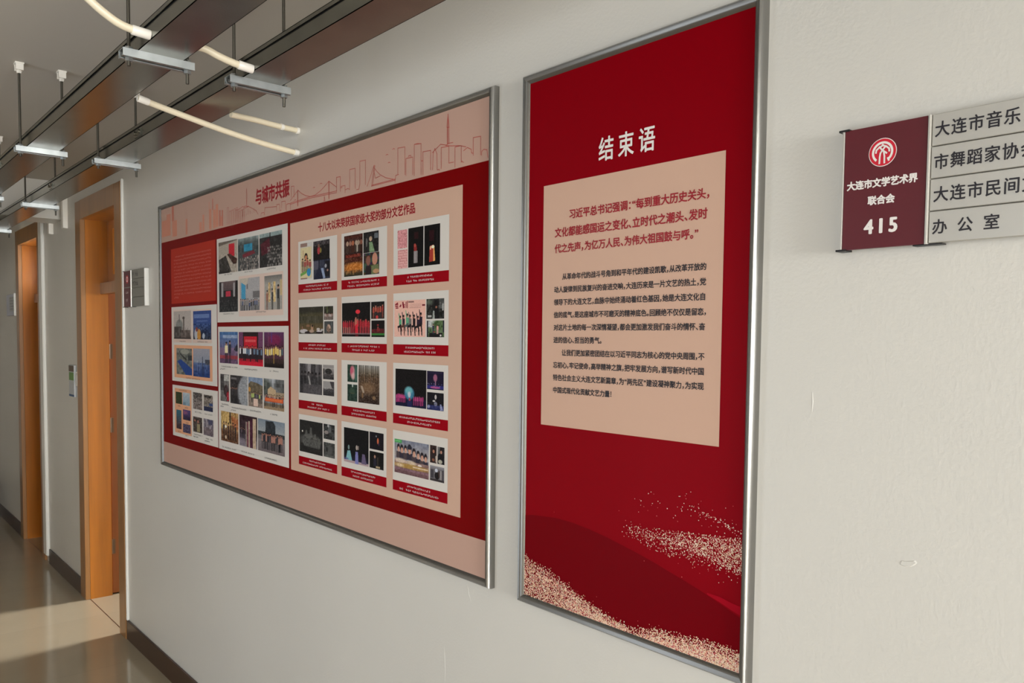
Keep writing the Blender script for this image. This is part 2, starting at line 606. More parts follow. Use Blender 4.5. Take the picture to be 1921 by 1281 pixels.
def holed(axis, c0, c1, a0, a1, holes):
    """a wall slab from a0 to a1 with rectangular holes (lo, hi, z0, z1); axis 'x' runs along x"""
    b = MB()

    def bx(lo, hi, z0, z1):
        if hi - lo > 1e-4 and z1 - z0 > 1e-4:
            b.box(lo, hi, c0, c1, z0, z1) if axis == 'x' else b.box(c0, c1, lo, hi, z0, z1)
    p = a0
    for lo, hi, z0, z1 in sorted(holes):
        bx(p, lo, 0, CEIL)
        bx(lo, hi, 0, z0)
        bx(lo, hi, z1, CEIL)
        p = hi
    bx(p, a1, 0, CEIL)
    return b


tag(holed('x', Y_OPP - .2, Y_OPP, X_FAR, X_NEAR, [(-3.22, -2.28, 0.0, 2.3), (-.77, .17, 0.0, 2.3)]).build('wall_left', M['wall']), kind='structure')  # both door openings are made up to let the added fill in
tag(holed('y', X_NEAR, X_NEAR + .2, Y_OPP, Y_ROOM, [(-2.1, -.3, .72, 2.4)]).build('wall_near', M['wall']), kind='structure')
tag(holed('y', X_FAR - .2, X_FAR, Y_OPP, Y_ROOM, []).build('wall_far', M['wall']), kind='structure')
tag(holed('x', Y_ROOM, Y_ROOM + .2, X_FAR, X_NEAR, [(-5.38, -4.38, 1.5, 2.5), (-6.55, -5.55, 1.0, 2.45)]).build('wall_back', M['wall']), kind='structure')
tag(MB().box(-5.52, -5.44, WALL_T, Y_ROOM, 0, CEIL).build('wall_partition', M['wall']), kind='structure')
tag(MB().box(-3.1, -3.0, WALL_T, Y_ROOM, 0, CEIL).build('wall_office', M['wall']), kind='structure')
tag(MB().box(-7.9, -7.8, WALL_T, Y_ROOM, 0, CEIL).build('wall_divider', M['wall']), kind='structure')
tag(MB().box(-6.05, -5.80, Y_OPP, 0, 2.33, CEIL).build('ceiling_beam', M['wall']), kind='structure')

# brown tile skirting
SK = 0.102
for i, (a, b) in enumerate(((D1['o1'] + .001, X_NEAR), (-6.31, D1['o0']), (D3['o1'], D2['o0']))):
    bb = MB()
    bb.box(a, b, -.011, 0, 0, SK, bevel=.002)
    tag(bb.build('baseboard_right', M['base']), kind='structure')


def door(name, d, is_open):
    root = empty(name, ((d['i0'] + d['i1']) / 2, 0, 0))
    tag(root, kind='structure')
    c = MB()
    for a, b in ((d['o0'], d['i0']), (d['i1'], d['o1'])):
        c.box(a, b, -.015, .012, 0, HEAD_O, bevel=.002)
    c.box(d['i0'], d['i1'], -.015, .012, HEAD_I, HEAD_O)
    c.build('door_casing', M['wood_case'], root)
    j = MB()
    j.box(d['i0'] - .035, d['i0'], .012, JAMB, 0, HEAD_I + .03)
    j.box(d['i1'], d['i1'] + .035, .012, JAMB, 0, HEAD_I + .03)
    j.box(d['i0'], d['i1'], .012, JAMB, HEAD_I, HEAD_I + .03)
    j.build('door_jamb', M['wood'], root)
    MB().box(d['i0'], d['i1'], .009, .0125, -.001, .0006).build('threshold_joint', M['base'], root)
    MB().box(d['i0'], d['i1'], .09, JAMB, RAIL0, RAIL1).build('transom_bar', M['wood_case'], root)
    s = MB()
    y0, y1 = JAMB - .005, JAMB + .03
    s.box(d['i0'] - .03, d['i0'] + .11, y0 + .005, y1, RAIL1, HEAD_I + .02)
    s.box(d['i1'] - .09, d['i1'] + .03, y0 + .005, y1, RAIL1, HEAD_I + .02)
    s.box(d['i0'] + .11, d['i1'] - .09, y0 + .005, y1, RAIL1, RAIL1 + .05)
    s.box(d['i0'] + .11, d['i1'] - .09, y0 + .005, y1, HEAD_I - .05, HEAD_I + .02)
    so = s.build('transom_sash', M['wood'], root)
    MB().box(d['i0'] + .11, d['i1'] - .09, y1 - .018, y1 - .012, RAIL1 + .05, HEAD_I - .05).build('pane', M['glass'], so)
    lf = MB()
    if is_open:   # the leaf stands open into the office, hinged at the jamb away from the viewer
        xh = d['i0'] - .012
        lf.box(xh - .04, xh, JAMB + .004, JAMB + .68, .008, RAIL0 + .01, bevel=.003)
        leaf = lf.build('door_leaf', M['wood_dark'], root)
        for z in (.30, 1.05, 1.50):
            h = MB().box(xh, xh + .003, JAMB + .004, JAMB + .022, z - .045, z + .045)
            h.tube([(xh + .004, JAMB + .004, z - .045), (xh + .004, JAMB + .004, z + .045)], .004, 8)
            for q in (-.035, .035):
                h.box(xh + .003, xh + .0045, JAMB + .009, JAMB + .016, z + q - .004, z + q + .004)
            h.build('hinge', M['steel'], leaf)
        hd = MB().tube([(xh, JAMB + .62, 1.0), (xh + .05, JAMB + .62, 1.0), (xh + .05, JAMB + .51, 1.0)], .008, 10)
        hd.build('door_handle', M['steel'], leaf, True)
    else:
        lf.box(d['i0'] - .01, d['i1'] + .01, JAMB, JAMB + .04, .008, RAIL0 + .01)
        leaf = lf.build('door_leaf', M['wood'], root)
        hd = MB().tube([(d['i1'] - .06, JAMB, 1.0), (d['i1'] - .06, JAMB - .05, 1.0), (d['i1'] - .17, JAMB - .05, 1.0)], .008, 10)
        hd.build('door_handle', M['steel'], leaf, True)
    return root


r1 = door('door_1', D1, True)
MB().box(D1['o1'] + .0005, D1['o1'] + .020, -.013, 0, SK, HEAD_O + .01, bevel=.004).build('edge_strip', M['white'], r1, label='white edge strip')  # plain white strip along the casing's right edge
r2 = door('door_2', D2, False)
MB().box(D2['o1'] + .0005, D2['o1'] + .10, -.024, 0, 0.05, HEAD_O + .01, bevel=.006).build('edge_strip', M['white'], r2, label='white edge strip')
door('door_3', D3, False)

# ------------------------------------------------------------------ aluminium snap frame
def snap_frame(root, x0, x1, z0, z1, wd, dp):
    prof = [(0, 0), (0, -dp * .55), (wd * .10, -dp * .82), (wd * .28, -dp), (wd * .55, -dp * .97), (wd * .78, -dp * .80), (wd * .92, -dp * .60), (wd, -dp * .52), (wd, 0)]
    n = len(prof)
    for kind in ('top', 'bottom', 'left', 'right'):
        b = MB()
        v = []
        for end in (0, 1):
            for s, y in prof:
                if kind == 'top':
                    v.append(((x0 + s) if end == 0 else (x1 - s), y, z1 - s))
                elif kind == 'bottom':
                    v.append(((x0 + s) if end == 0 else (x1 - s), y, z0 + s))
                elif kind == 'left':
                    v.append((x0 + s, y, (z0 + s) if end == 0 else (z1 - s)))
                else:
                    v.append((x1 - s, y, (z0 + s) if end == 0 else (z1 - s)))
        f = [(i, i + 1, n + i + 1, n + i) for i in range(n - 1)]
        if kind in ('top', 'right'):
            f = [q[::-1] for q in f]
        b.add(v, f)
        b.build('frame_rail', M['alu'], root, True)


# ------------------------------------------------------------------ wide exhibition board
YS = -.0120                     # face of the printed sheet; every further print lies 0.3 mm nearer
L = [YS - .0003 * k for k in range(8)]
board = empty('exhibition_board', (-2.66, 0, 1.002))
tag(board, 'wide framed exhibition board with pink skyline header above rows of captioned photos', 'exhibition board')
snap_frame(board, -3.858, -1.466, 1.002, 2.188, .020, .022)
BX0, BX1, BZ0, BZ1 = -3.842, -1.482, 1.016, 2.174
MB().box(BX0 + .001, BX1 - .001, -.0105, -.001, BZ0 + .001, BZ1 - .001).build('backing_panel', M['paper'], board)
s = MB()
s.rect(BX0, BX1, 2.020, BZ1, YS, 1).rect(BX0, BX1, 1.114, 2.020, YS, 0).rect(BX0, BX1, BZ0, 1.114, YS, 1)
s.build('printed_sheet', [M['red'], M['pink']], board)

# skyline line drawing in the header
sk = MB()
P = lambda pts, sx, ox, oy: [at(ox + a / sx, oy + b / sx, YS) for a, b in pts]


def sline(pts, sx, ox, oy, wd=.0018):
    sk.line(P(pts, sx, ox, oy), L[1], wd, 0)


R5 = (3.882, 600, 150)
for a, b, ta, tb, fa, fb in ((122, 150, 710, 703, 800, 780), (153, 184, 775, 768, 775, 822), (218, 258, 652, 643, 797, 790), (292, 333, 592, 583, 765, 762), (568, 620, 497, 487, 685, 690),
                             (628, 677, 572, 562, 697, 690), (688, 738, 470, 463, 697, 690), (752, 808, 523, 513, 690, 655), (885, 940, 492, 482, 645, 605),
                             (985, 1030, 488, 478, 635, 600), (1118, 1172, 420, 410, 548, 545)):
    sline([(a, fa), (a, ta), (b, tb), (b, fb)], *R5)
for pts in ([(645, 562), (647, 553), (663, 550), (665, 560)], [(695, 468), (712, 463), (735, 464)], [(822, 655), (825, 540), (838, 498), (853, 540), (855, 655), (870, 650), (872, 662)],
            [(1178, 548), (1180, 520), (1195, 505), (1218, 508), (1225, 565)], [(820, 530), (850, 500), (880, 468), (920, 475), (935, 462), (970, 455)],
            [(918, 478), (960, 480), (1020, 478), (1065, 487)], [(1048, 515), (1075, 492), (1103, 505), (1105, 530), (1118, 535)],
            [(940, 605), (975, 598)], [(1030, 590), (1046, 600)], [(397, 620), (345, 775)], [(397, 622), (378, 770)], [(402, 622), (385, 768)], [(397, 640), (415, 665), (440, 690), (480, 712), (548, 725)],
            [(380, 766), (548, 722)], [(375, 774), (548, 730)], [(395, 660), (405, 715), (440, 700)], [(548, 745), (553, 695), (575, 688)],
            [(482, 548), (490, 541), (498, 545)], [(497, 604), (505, 599), (513, 602)], [(530, 505), (538, 499), (546, 503)],
            [(934, 250), (925, 345), (943, 345), (934, 250)], [(929, 345), (929, 470)], [(933, 345), (933, 468)], [(940, 345), (942, 465)], [(738, 590), (752, 588)],
            [(268, 800), (285, 795), (290, 768)], [(185, 800), (205, 790), (218, 797)]):
    sline(pts, *R5)
sline([(934, 250), (934, 345)], *R5, wd=.0028)
R4 = (9.15, 440, 300)
for pts in ([(1088, 515), (1090, 790)], [(1080, 540), (1082, 790)], [(1616, 365), (1618, 665)], [(1624, 365), (1628, 665)],
            [(960, 695), (1030, 600), (1088, 520), (1150, 575), (1220, 612), (1300, 628), (1380, 605), (1470, 535), (1550, 450), (1620, 365), (1690, 420), (1755, 468)],
            [(960, 742), (1300, 632), (1755, 533)], [(960, 762), (1300, 655), (1755, 560)], [(975, 645), (975, 455), (1023, 448), (1024, 640)],
            [(1752, 545), (1754, 298), (1815, 287), (1818, 540)], [(805, 830), (808, 716), (872, 705), (876, 850)], [(722, 870), (724, 768), (772, 760), (778, 870), (806, 860)],
            [(890, 880), (893, 765), (930, 748), (960, 752), (960, 850)], [(205, 490), (203, 600), (207, 795), (215, 600), (205, 490)], [(165, 800), (190, 792), (215, 800), (240, 790)],
            [(20, 860), (70, 852), (140, 800), (190, 825), (240, 798), (300, 830), (370, 870), (405, 930)], [(455, 960), (460, 912), (505, 900), (515, 950), (520, 820), (725, 800)],
            [(1350, 478), (1365, 470), (1380, 472)], [(1468, 408), (1485, 400), (1505, 404)], [(1535, 705), (1543, 630), (1552, 700), (1528, 705)],
            [(1818, 480), (1850, 470)], [(1030, 690), (1055, 682)]):
    sline(pts, *R4, wd=.0020)
for k in range(11):
    a = 40 + k * 33
    sline([(a, 1010 - k * 12), (a, 860 + (k % 3) * 40 - k * 4)], *R4, wd=.0016)
R1 = (8.006, 300, 280)
for k, (a, b, t, f_, mi) in enumerate(((30, 160, 1085, 1290, 1), (100, 160, 985, 1085, 1), (178, 210, 850, 1080, 2), (185, 258, 1080, 1300, 1), (385, 415, 1050, 1280, 1), (590, 630, 1100, 1240, 1),
                        (640, 668, 985, 1230, 1), (735, 745, 790, 1200, 1), (785, 800, 745, 910, 2), (745, 775, 900, 1200, 1), (800, 835, 910, 1180, 1), (838, 878, 830, 1160, 1),
                        (890, 912, 915, 1150, 2), (930, 950, 915, 1150, 2), (912, 930, 1010, 1150, 1))):
    (xa, za), (xb, zb) = at(300 + a / 8.006, 280 + t / 8.006, YS), at(300 + b / 8.006, 280 + f_ / 8.006, YS)
    sk.rect(xa, xb, max(zb, 2.021), za, L[1] + .00020 - .00002 * k, mi)
for k in range(8):
    a = 1010 + k * 34
    sline([(a, 1140 - k * 8), (a, 880 + (k * 53) % 70), (a + 22, 872 + (k * 53) % 70), (a + 22, 1130 - k * 8)], *R1, wd=.0016)
sk.build('skyline_drawing', [M['line'], M['sky_a'], M['sky_b']], board)

t = MB()
write(t, '与城市共振', -2.803, -2.540, 2.096, L[2], 0.034, .0600)
t.build('title_lettering', M['red_ink'], board)

# vermilion text panel
tp = MB()
tp.rect(-3.712, -3.190, 1.741, 1.981, L[1], 0)
for k in range(13):
    z = 1.944 - k * .01475
    scribble(tp, -3.675 + (.018 if k == 0 else 0), -3.232 if k < 12 else -3.615, z, .0078, L[2], 1, .0086)
tp.build('text_panel', [M['orange_red'], M['faded_pink']], board)


def px_rect(tl, br):
    (x0, z1), (x1, z0) = at(*tl, YS), at(*br, YS)
    return x0, x1, z0, z1


def panel(x0, x1, z0, z1, pads=(), notes=()):
    """white photo panel with pads behind some photos and rows of tiny notes"""
    b = MB()
    b.rect(x0, x1, z0, z1, L[1], 0)
    for (tl, br, mi) in pads:
        b.rect(*px_rect(tl, br), L[2], mi)
    for (px, py, qx) in notes:
        (xa, za), (xb, zb) = at(px, py, YS), at(qx, py, YS)
        scribble(b, xa, xb, za, .0062, L[3], 3, .0066)
    return b.build('photo_panel', [M['paper'], M['pad'], M['apricot'], M['ink']], board)


def photo(parent, tl, br, pic, label=None, lay=3):
    x0, x1, z0, z1 = px_rect(tl, br)
    x0, x1, z0, z1 = x0 + .0007, x1 - .0007, z0 + .0006, z1 - .0006      # white gaps between the prints
    o = pic.build('photo_print', x0, x1, z0, z1, L[lay], parent, label)
    return o


SKIN = (150, 104, 84)
# --- left column, upper panel
pA = panel(-3.713, -3.181, 1.400, 1.726, [((325.3, 582), (360, 643), 1), ((361.3, 581), (397.5, 644), 1), ((327, 646.7), (399, 716), 2)],
           [(336, 640, 350), (371, 641, 390), (349, 708.5, 375)])
p = Pic((158, 148, 142), seed=2).ell(.33, .52, .2, .22, (112, 112, 108)).rect(.31, .12, .35, .4, (84, 80, 78)).rect(.55, .25, .63, .7, (78, 66, 60)).ell(.58, .25, .07, .05, (70, 60, 56))
p.rect(.02, .56, .45, .98, (66, 60, 58)).rect(.4, .68, .98, .98, (88, 76, 72)).noise(26, 14, 9, 0, .6, 1, 1).rect(0, .95, 1, 1, (50, 42, 40))
photo(pA, (326.1, 584), (358.9, 636.2), p, 'photo of a domed building')
p = Pic((38, 62, 122), seed=3).rect(.05, .12, .9, .26, (120, 140, 180), .55).rect(.2, .34, .8, .38, (110, 130, 170), .5).grad((40, 66, 122), (26, 32, 48), .4, 1).noise(26, 16, 18, 0, .45, 1, 1)
p.ell(.16, .82, .1, .2, (150, 150, 156)).ell(.33, .85, .1, .22, (176, 120, 48)).ell(.2, .65, .06, .08, (120, 44, 40)).ell(.58, .88, .07, .1, (150, 158, 170))
photo(pA, (362.4, 583.5), (397, 637.3), p, 'photo of a blue backdrop over a crowd')
p = Pic((92, 94, 88), seed=4).noise(20, 12, 12).quad([(.05, .5), (.3, .42), (1, .76), (1, 1), (.6, 1)], (26, 56, 122)).ell(.55, .12, .28, .1, (128, 128, 118)).quad([(.2, .2), (.28, .2), (.7, .42), (.6, .45)], (34, 34, 34)).rect(.75, .25, 1, .45, (40, 44, 48))
photo(pA, (331.2, 652.6), (360.9, 704.7), p, 'photo of a ship beside blue water')
p = Pic((128, 130, 142), seed=5).grad((132, 130, 140), (120, 126, 140), 0, .5).grad((66, 84, 124), (26, 48, 104), .5, 1).rect(.56, .28, .6, .65, (50, 54, 72)).rect(.72, .38, 1, .55, (54, 58, 70)).noise(18, 14, 14, 0, .45, 1, 1).rect(.54, .62, .66, .98, (26, 36, 70), .6)
for q in (.1, .25, .36):
    p.rect(q, .4, q + .02, .8, (150, 156, 170), .6)
photo(pA, (362.4, 653.1), (394.3, 709.3), p, 'photo of a blue harbour')
# --- left column, lower panel
pB = panel(-3.710, -3.177, 1.156, 1.382, [((328, 727.2), (360, 818.5), 2)],
           [(336, 731.3, 351), (334, 761, 339), (347, 764.5, 353), (334, 808.5, 340), (348, 792.5, 354), (348, 816.5, 354), (365, 772, 379), (384, 776, 399), (364, 814, 380), (363, 818, 373), (386, 822, 400), (384, 826, 394)])
photo(pB, (329.9, 734), (342, 758.7), Pic((40, 50, 26), 20, 24, 6).noise(10, 8, 8), 'small dark green photo')
photo(pB, (342.8, 735.3), (356.8, 762.3), Pic((140, 158, 162), 24, 28, 7).grad((150, 160, 166), (110, 134, 150), 0, 1).rect(.1, .75, .4, 1, (84, 104, 116), .7).noise(8, 8, 8), 'small pale blue photo')
photo(pB, (331.1, 767.5), (341.1, 805.7), Pic((40, 90, 104), 20, 36, 8).grad((36, 92, 108), (60, 56, 66), 0, .7).grad((66, 56, 60), (46, 26, 34), .7, 1).noise(16, 6, 14, 0, .4, 1, 1), 'tall teal night photo')
photo(pB, (343.5, 767.2), (357.9, 790.1), Pic((60, 44, 78), 24, 24, 9).grad((74, 56, 110), (40, 30, 52), 0, 1).ell(.3, .28, .3, .18, (140, 70, 100), .7, .8).noise(8, 10, 8), 'small violet dusk photo')
photo(pB, (343.5, 793.8), (358.1, 814.3), Pic((66, 58, 84), 24, 24, 10).noise(26, 10, 8, colour=False), 'small mauve photo')
photo(pB, (362.3, 735), (379.9, 769.9), Pic((96, 88, 84), 26, 36, 11).grad((84, 78, 74), (110, 98, 94)).rect(.3, 0, .55, .3, (50, 46, 46)).noise(30, 9, 12), 'grey workshop photo')
photo(pB, (382.3, 739.4), (399.9, 773.5), Pic((110, 100, 92), 26, 36, 12).rect(.1, .05, .8, .18, (40, 36, 36)).noise(30, 9, 12).rect(0, .72, 1, 1, (34, 38, 66)).rect(.6, .5, 1, .66, (44, 62, 104)), 'meeting photo')
photo(pB, (362.5, 780.2), (379.9, 813.5), Pic((62, 52, 48), 26, 36, 13).noise(22, 8, 10).rect(.42, .45, .75, .95, (128, 116, 84)).ell(.2, .25, .1, .07, (150, 92, 76)).ell(.55, .3, .09, .1, (150, 92, 76)), 'photo of two people')
photo(pB, (382, 784.1), (400.9, 820.4), Pic((104, 96, 104), 26, 36, 14).noise(34, 8, 10).rect(.5, .02, .9, .3, (60, 60, 84)).rect(0, .55, 1, .95, (92, 74, 76), .5), 'group photo')
# --- middle column, upper panel
w1 = panel(-3.176, -2.550, 1.654, 1.980, [((448, 518.6), (531.8, 590.6), 1)],
           [(421, 515.5, 436), (459, 510.5, 475), (501, 505, 518), (419, 589, 440), (479, 585.3, 500)])
p = Pic((150, 138, 124), seed=15).quad([(0, .12), (1, .02), (1, .0), (0, .0)], (96, 84, 74)).rect(.56, .1, .86, .5, (178, 24, 38)).quad([(.0, .55), (.4, .45), (.7, .98), (.05, .98)], (48, 44, 42)).quad([(.45, .4), (.6, .4), (1, .6), (.95, .75), (.8, .75)], (60, 34, 28)).noise(16, 16, 16, 0, .4, 1, 1).rect(0, .93, .6, 1, (36, 32, 32))
photo(w1, (410.2, 455.6), (445.8, 509.7), p, 'photo of a conference hall with red screen')
p = Pic((60, 66, 66), seed=16).grad((120, 132, 130), (60, 64, 64), 0, .22).rect(.3, .2, .7, .42, (36, 118, 148)).quad([(.22, .5), (.75, .42), (.85, .52), (.25, .62)], (104, 32, 42)).noise(16, 10, 10, 0, 0, 1, .45).seats(7, .6, 1, (32, 28, 30), (166, 152, 142), .1, 1, 20)
photo(w1, (446.5, 448.9), (485.8, 503.8), p, 'photo of a crowded hall with blue screen')
p = Pic((38, 36, 36), seed=17).rect(0, 0, 1, .12, (118, 134, 132)).rect(.46, 0, .5, .2, (30, 30, 30)).quad([(.05, .3), (.45, .15), (.5, .55), (.1, .65)], (74, 24, 34)).seats(7, .4, 1, (26, 24, 26), (140, 134, 128), .35, 1, 14).noise(10, 14, 14)
photo(w1, (486.9, 440), (529.9, 497.1), p, 'photo of a dark audience')
p = Pic((34, 32, 34), seed=18).rect(.12, .02, .22, .5, (126, 122, 122)).rect(.76, .04, .86, .52, (126, 122, 122)).grad((92, 74, 74), (74, 60, 62), 0, .3).rect(0, 0, .12, .6, (40, 32, 34)).rect(.88, 0, 1, .6, (34, 28, 30)).rect(.12, .04, .22, .5, (136, 130, 130)).rect(.76, .06, .86, .52, (136, 130, 130)).rect(.36, .32, .62, .5, (170, 40, 60)).grad((34, 32, 36), (24, 26, 30), .55, 1).seats(5, .6, .98, (22, 24, 26), (74, 72, 70), 0, 1, 16)
photo(w1, (411.4, 529.4), (446.8, 584.3), p, 'photo of a dim theatre with red screen')
p = Pic((146, 142, 142), seed=19).quad([(.0, .0), (.45, .0), (.35, .22), (.05, .14)], (168, 158, 142)).quad([(.08, .12), (.3, .22), (.3, .66), (.08, .62)], (52, 130, 166)).rect(.66, .42, 1, .62, (96, 92, 92)).rect(.35, .18, .42, .34, (98, 96, 98)).crowd(11, 0, 1, .66, 1.02, [(34, 34, 40), (52, 48, 52), (110, 104, 100), (120, 40, 40), (60, 70, 100)], jit=.04)
photo(w1, (450.2, 523), (487.8, 581.6), p, 'photo of a crowd in a white courtyard')
p = Pic((140, 134, 126), seed=20).grad((96, 94, 90), (150, 144, 136), 0, .3).rect(.22, .2, .34, .78, (176, 146, 96)).rect(.52, .18, .64, .78, (186, 156, 100)).rect(.88, .15, 1, .6, (170, 146, 104)).noise(26, 14, 16, .2, .2, .68, .78).person(.16, .42, 1.0, .16, (136, 84, 66), (110, 72, 60)).person(.46, .38, 1.0, .14).person(.79, .28, 1.0, .22)
photo(w1, (496.2, 517.9), (529.9, 580.2), p, 'photo of visitors before tall exhibits')
# --- middle column, lower panel
w2 = panel(-3.170, -2.546, 1.155, 1.637, [],
           [(416, 687, 446), (413, 691.5, 423), (458, 692, 483), (506, 695.5, 523), (416, 757.5, 430), (414, 761.5, 420), (435, 764, 463), (433, 768.5, 443), (469, 769.5, 491), (507, 776.5, 522),
            (417, 837, 444), (453, 846, 479), (497, 858, 520)])
p = Pic((60, 92, 140), seed=21).grad((58, 98, 146), (84, 84, 120), 0, .5).grad((110, 88, 116), (84, 58, 84), .5, 1).rect(.18, .1, .98, .2, (170, 176, 190), .55).quad([(.8, .55), (.98, .35), (1, .6), (.9, .62)], (34, 36, 48)).rect(0, .74, 1, .86, (150, 48, 52), .8).noise(12, 14, 12).person(.38, .32, .98, .24, (206, 190, 146), (22, 20, 28)).person(.57, .27, .98, .2, (34, 36, 50), (26, 26, 36))
photo(w2, (412.1, 622.2), (446.8, 683.3), p, 'photo of two people on a blue stage')
p = Pic((98, 52, 84), seed=22).rect(.18, .0, .82, .5, (36, 24, 26)).rect(.22, .13, .76, .48, (182, 20, 36)).rect(.28, .22, .7, .3, (216, 120, 110), .5).grad((178, 14, 36), (196, 16, 40), .8, 1).rect(0, .5, 1, .8, (48, 30, 40)).crowd(13, .03, .97, .42, .88, [(186, 186, 190), (60, 62, 78), (92, 116, 140), (40, 38, 46), (206, 206, 206)], w=.085, jit=.03)
photo(w2, (448, 622.5), (494, 688), p, 'photo of a row of people on a red stage')
p = Pic((74, 34, 62), seed=23).grad((84, 44, 84), (74, 28, 50), 0, .45).ell(.55, .22, .3, .15, (118, 24, 66), .8, .5).rect(.2, .0, .24, .4, (130, 70, 90), .5).rect(.36, .0, .42, .3, (70, 50, 130), .6).grad((40, 26, 28), (24, 18, 18), .75, 1).crowd(9, .03, .97, .38, .88, [(200, 164, 62), (206, 174, 90), (188, 92, 44), (70, 92, 96), (196, 182, 132)], legs=((120, 92, 44), (60, 40, 40)), w=.12, jit=.05)
photo(w2, (495.5, 622.7), (533.3, 691.5), p, 'photo of performers in yellow on stage')
p = Pic((96, 92, 90), 30, 44, 24).rect(0, 0, .4, .6, (54, 50, 50)).rect(.42, .02, 1, .24, (150, 148, 142)).ell(.66, .6, .26, .22, (50, 34, 36)).quad([(.7, .68), (.95, .6), (1, .95), (.75, .98)], (140, 28, 42)).noise(18, 8, 12)
photo(w2, (413.6, 700.8), (430.5, 754.5), p, 'narrow grey portrait photo')
p = Pic((44, 40, 42), seed=25).noise(18, 16, 16).rect(.05, .08, .38, .14, (120, 116, 116), .7).crowd(5, .0, .42, .38, 1, [(54, 50, 52), (40, 38, 40), (74, 62, 60)], jit=.04)
p.ell(1.0, .55, .55, .62, (128, 130, 134), 1, .2).noise(16, 18, 18, .5, .05, 1, 1)
photo(w2, (432.1, 702.8), (465, 761.4), p, 'photo of a huge silver sphere')
p = Pic((96, 84, 70), seed=26).rect(0, 0, 1, .25, (106, 122, 146)).quad([(0, .25), (.2, .1), (.6, .18), (1, .22), (1, .6), (0, .6)], (92, 80, 62)).grad((110, 98, 86), (126, 108, 98), .6, 1).noise(14, 14, 14).crowd(7, .2, .95, .5, .86, [(200, 196, 190), (150, 170, 84), (40, 42, 56), (70, 70, 90)], jit=.02).rect(.36, .72, .66, .97, (196, 164, 148)).ell(.08, .42, .08, .08, (176, 120, 48))
photo(w2, (466.2, 706.5), (493.5, 766.1), p, 'photo of a group before a hill')
p = Pic((140, 142, 146), seed=27).ell(.1, .3, .3, .3, (52, 56, 50), .8, .6).ell(.9, .2, .35, .3, (60, 60, 58), .8, .6).noise(20, 12, 8, 0, 0, 1, .4).quad([(.2, .35), (.35, .25), (.6, .35), (.62, .6), (.2, .6)], (166, 140, 108)).rect(.6, .42, 1, .62, (140, 120, 96)).grad((120, 104, 84), (138, 112, 84), .8, 1).crowd(12, .02, .98, .5, .9, [(120, 40, 36), (60, 50, 50), (140, 120, 110)], jit=.02).rect(.06, .62, .95, .74, (190, 76, 36)).rect(.12, .65, .9, .7, (206, 110, 60), .6)
photo(w2, (495, 709), (533.7, 772.8), p, 'photo of a group with an orange banner')
p = Pic((150, 112, 62), seed=28).ell(.3, .3, .4, .4, (178, 146, 84), .8, .8).rect(.48, 0, .6, .35, (70, 52, 36)).quad([(.6, .1), (1, .2), (1, .55), (.65, .5)], (150, 86, 48)).grad((120, 80, 48), (84, 52, 34), .6, 1).noise(22, 16, 18).crowd(6, .1, .9, .36, .92, [(74, 52, 44), (90, 66, 52), (54, 46, 50)], jit=.05).ell(.28, .5, .05, .05, (226, 214, 196)).ell(.28, .86, .05, .06, (206, 186, 156), .8)
photo(w2, (414.9, 769.6), (447.8, 834.1), p, 'photo of people in a golden hall')
p = Pic((48, 30, 36), seed=29).rect(0, 0, 1, .14, (40, 22, 28)).rect(.36, .2, .44, .95, (124, 110, 100)).rect(.52, .16, .6, 1, (150, 132, 112)).rect(.76, .06, .94, 1, (166, 142, 116)).rect(.44, .2, .52, 1, (90, 28, 50)).rect(.6, .1, .76, 1, (70, 26, 44)).grad((74, 62, 74), (120, 112, 120), .6, 1).rect(.36, .2, 1, 1, (0, 0, 0), 0).rect(.36, .25, .44, .97, (124, 110, 100)).rect(.44, .2, .52, 1, (100, 30, 54)).rect(.52, .18, .6, 1, (150, 132, 112)).rect(.6, .1, .76, 1, (64, 24, 42)).rect(.76, .06, .94, 1, (166, 142, 116)).noise(12, 10, 12)
p.crowd(4, 0, .34, .4, .75, [(40, 36, 42), (84, 70, 80)])
photo(w2, (449.3, 776.7), (483.1, 843.7), p, 'photo of maroon curtains and pillars')
p = Pic((112, 120, 128), seed=30).grad((104, 116, 128), (140, 142, 142), 0, .45).rect(.0, .38, 1, .5, (48, 54, 56)).quad([(.3, .04), (.58, .02), (.66, .14), (.66, .5), (.28, .5)], (40, 44, 48)).noise(10, 20, 12, .28, .05, .66, .5).grad((112, 104, 104), (96, 84, 86), .6, 1).rect(0, .5, 1, .62, (92, 90, 92)).crowd(15, .14, .92, .4, .92, [(34, 32, 36), (44, 42, 48), (150, 102, 88), (30, 30, 32)], w=.075, jit=.025, skin=(160, 104, 84))
photo(w2, (484.1, 783.8), (534.9, 857.4), p, 'photo of a group before a dark monument')

# --- beige panel with twelve captioned works
be = MB()
be.rect(-2.531, -1.588, 1.153, 1.977, L[1], 0)
bo = be.build('works_panel', [M['beige'], M['red_ink']], board)
t2 = MB()
write(t2, '十八大以来荣获国家级大奖的部分文艺作品', -2.333, -1.795, 1.944, L[2], 0.030, .0300)
t2.build('heading_lettering', M['red_ink'], board)
CX = ((-2.472, -2.213), (-2.186, -1.931), (-1.898, -1.642))
CZ = (1.911, 1.722, 1.532, 1.346)
CAPS = {(0, 0): (.6, .72), (0, 1): (.68, .72), (0, 2): (.46, .5), (1, 0): (.46, .72), (1, 1): (.7, .5), (1, 2): (.52, .58), (2, 0): (.3, .62), (2, 1): (.5, .58), (2, 2): (.76, .46), (3, 0): (.42, .78), (3, 1): (.56, .46), (3, 2): (.44, .74)}


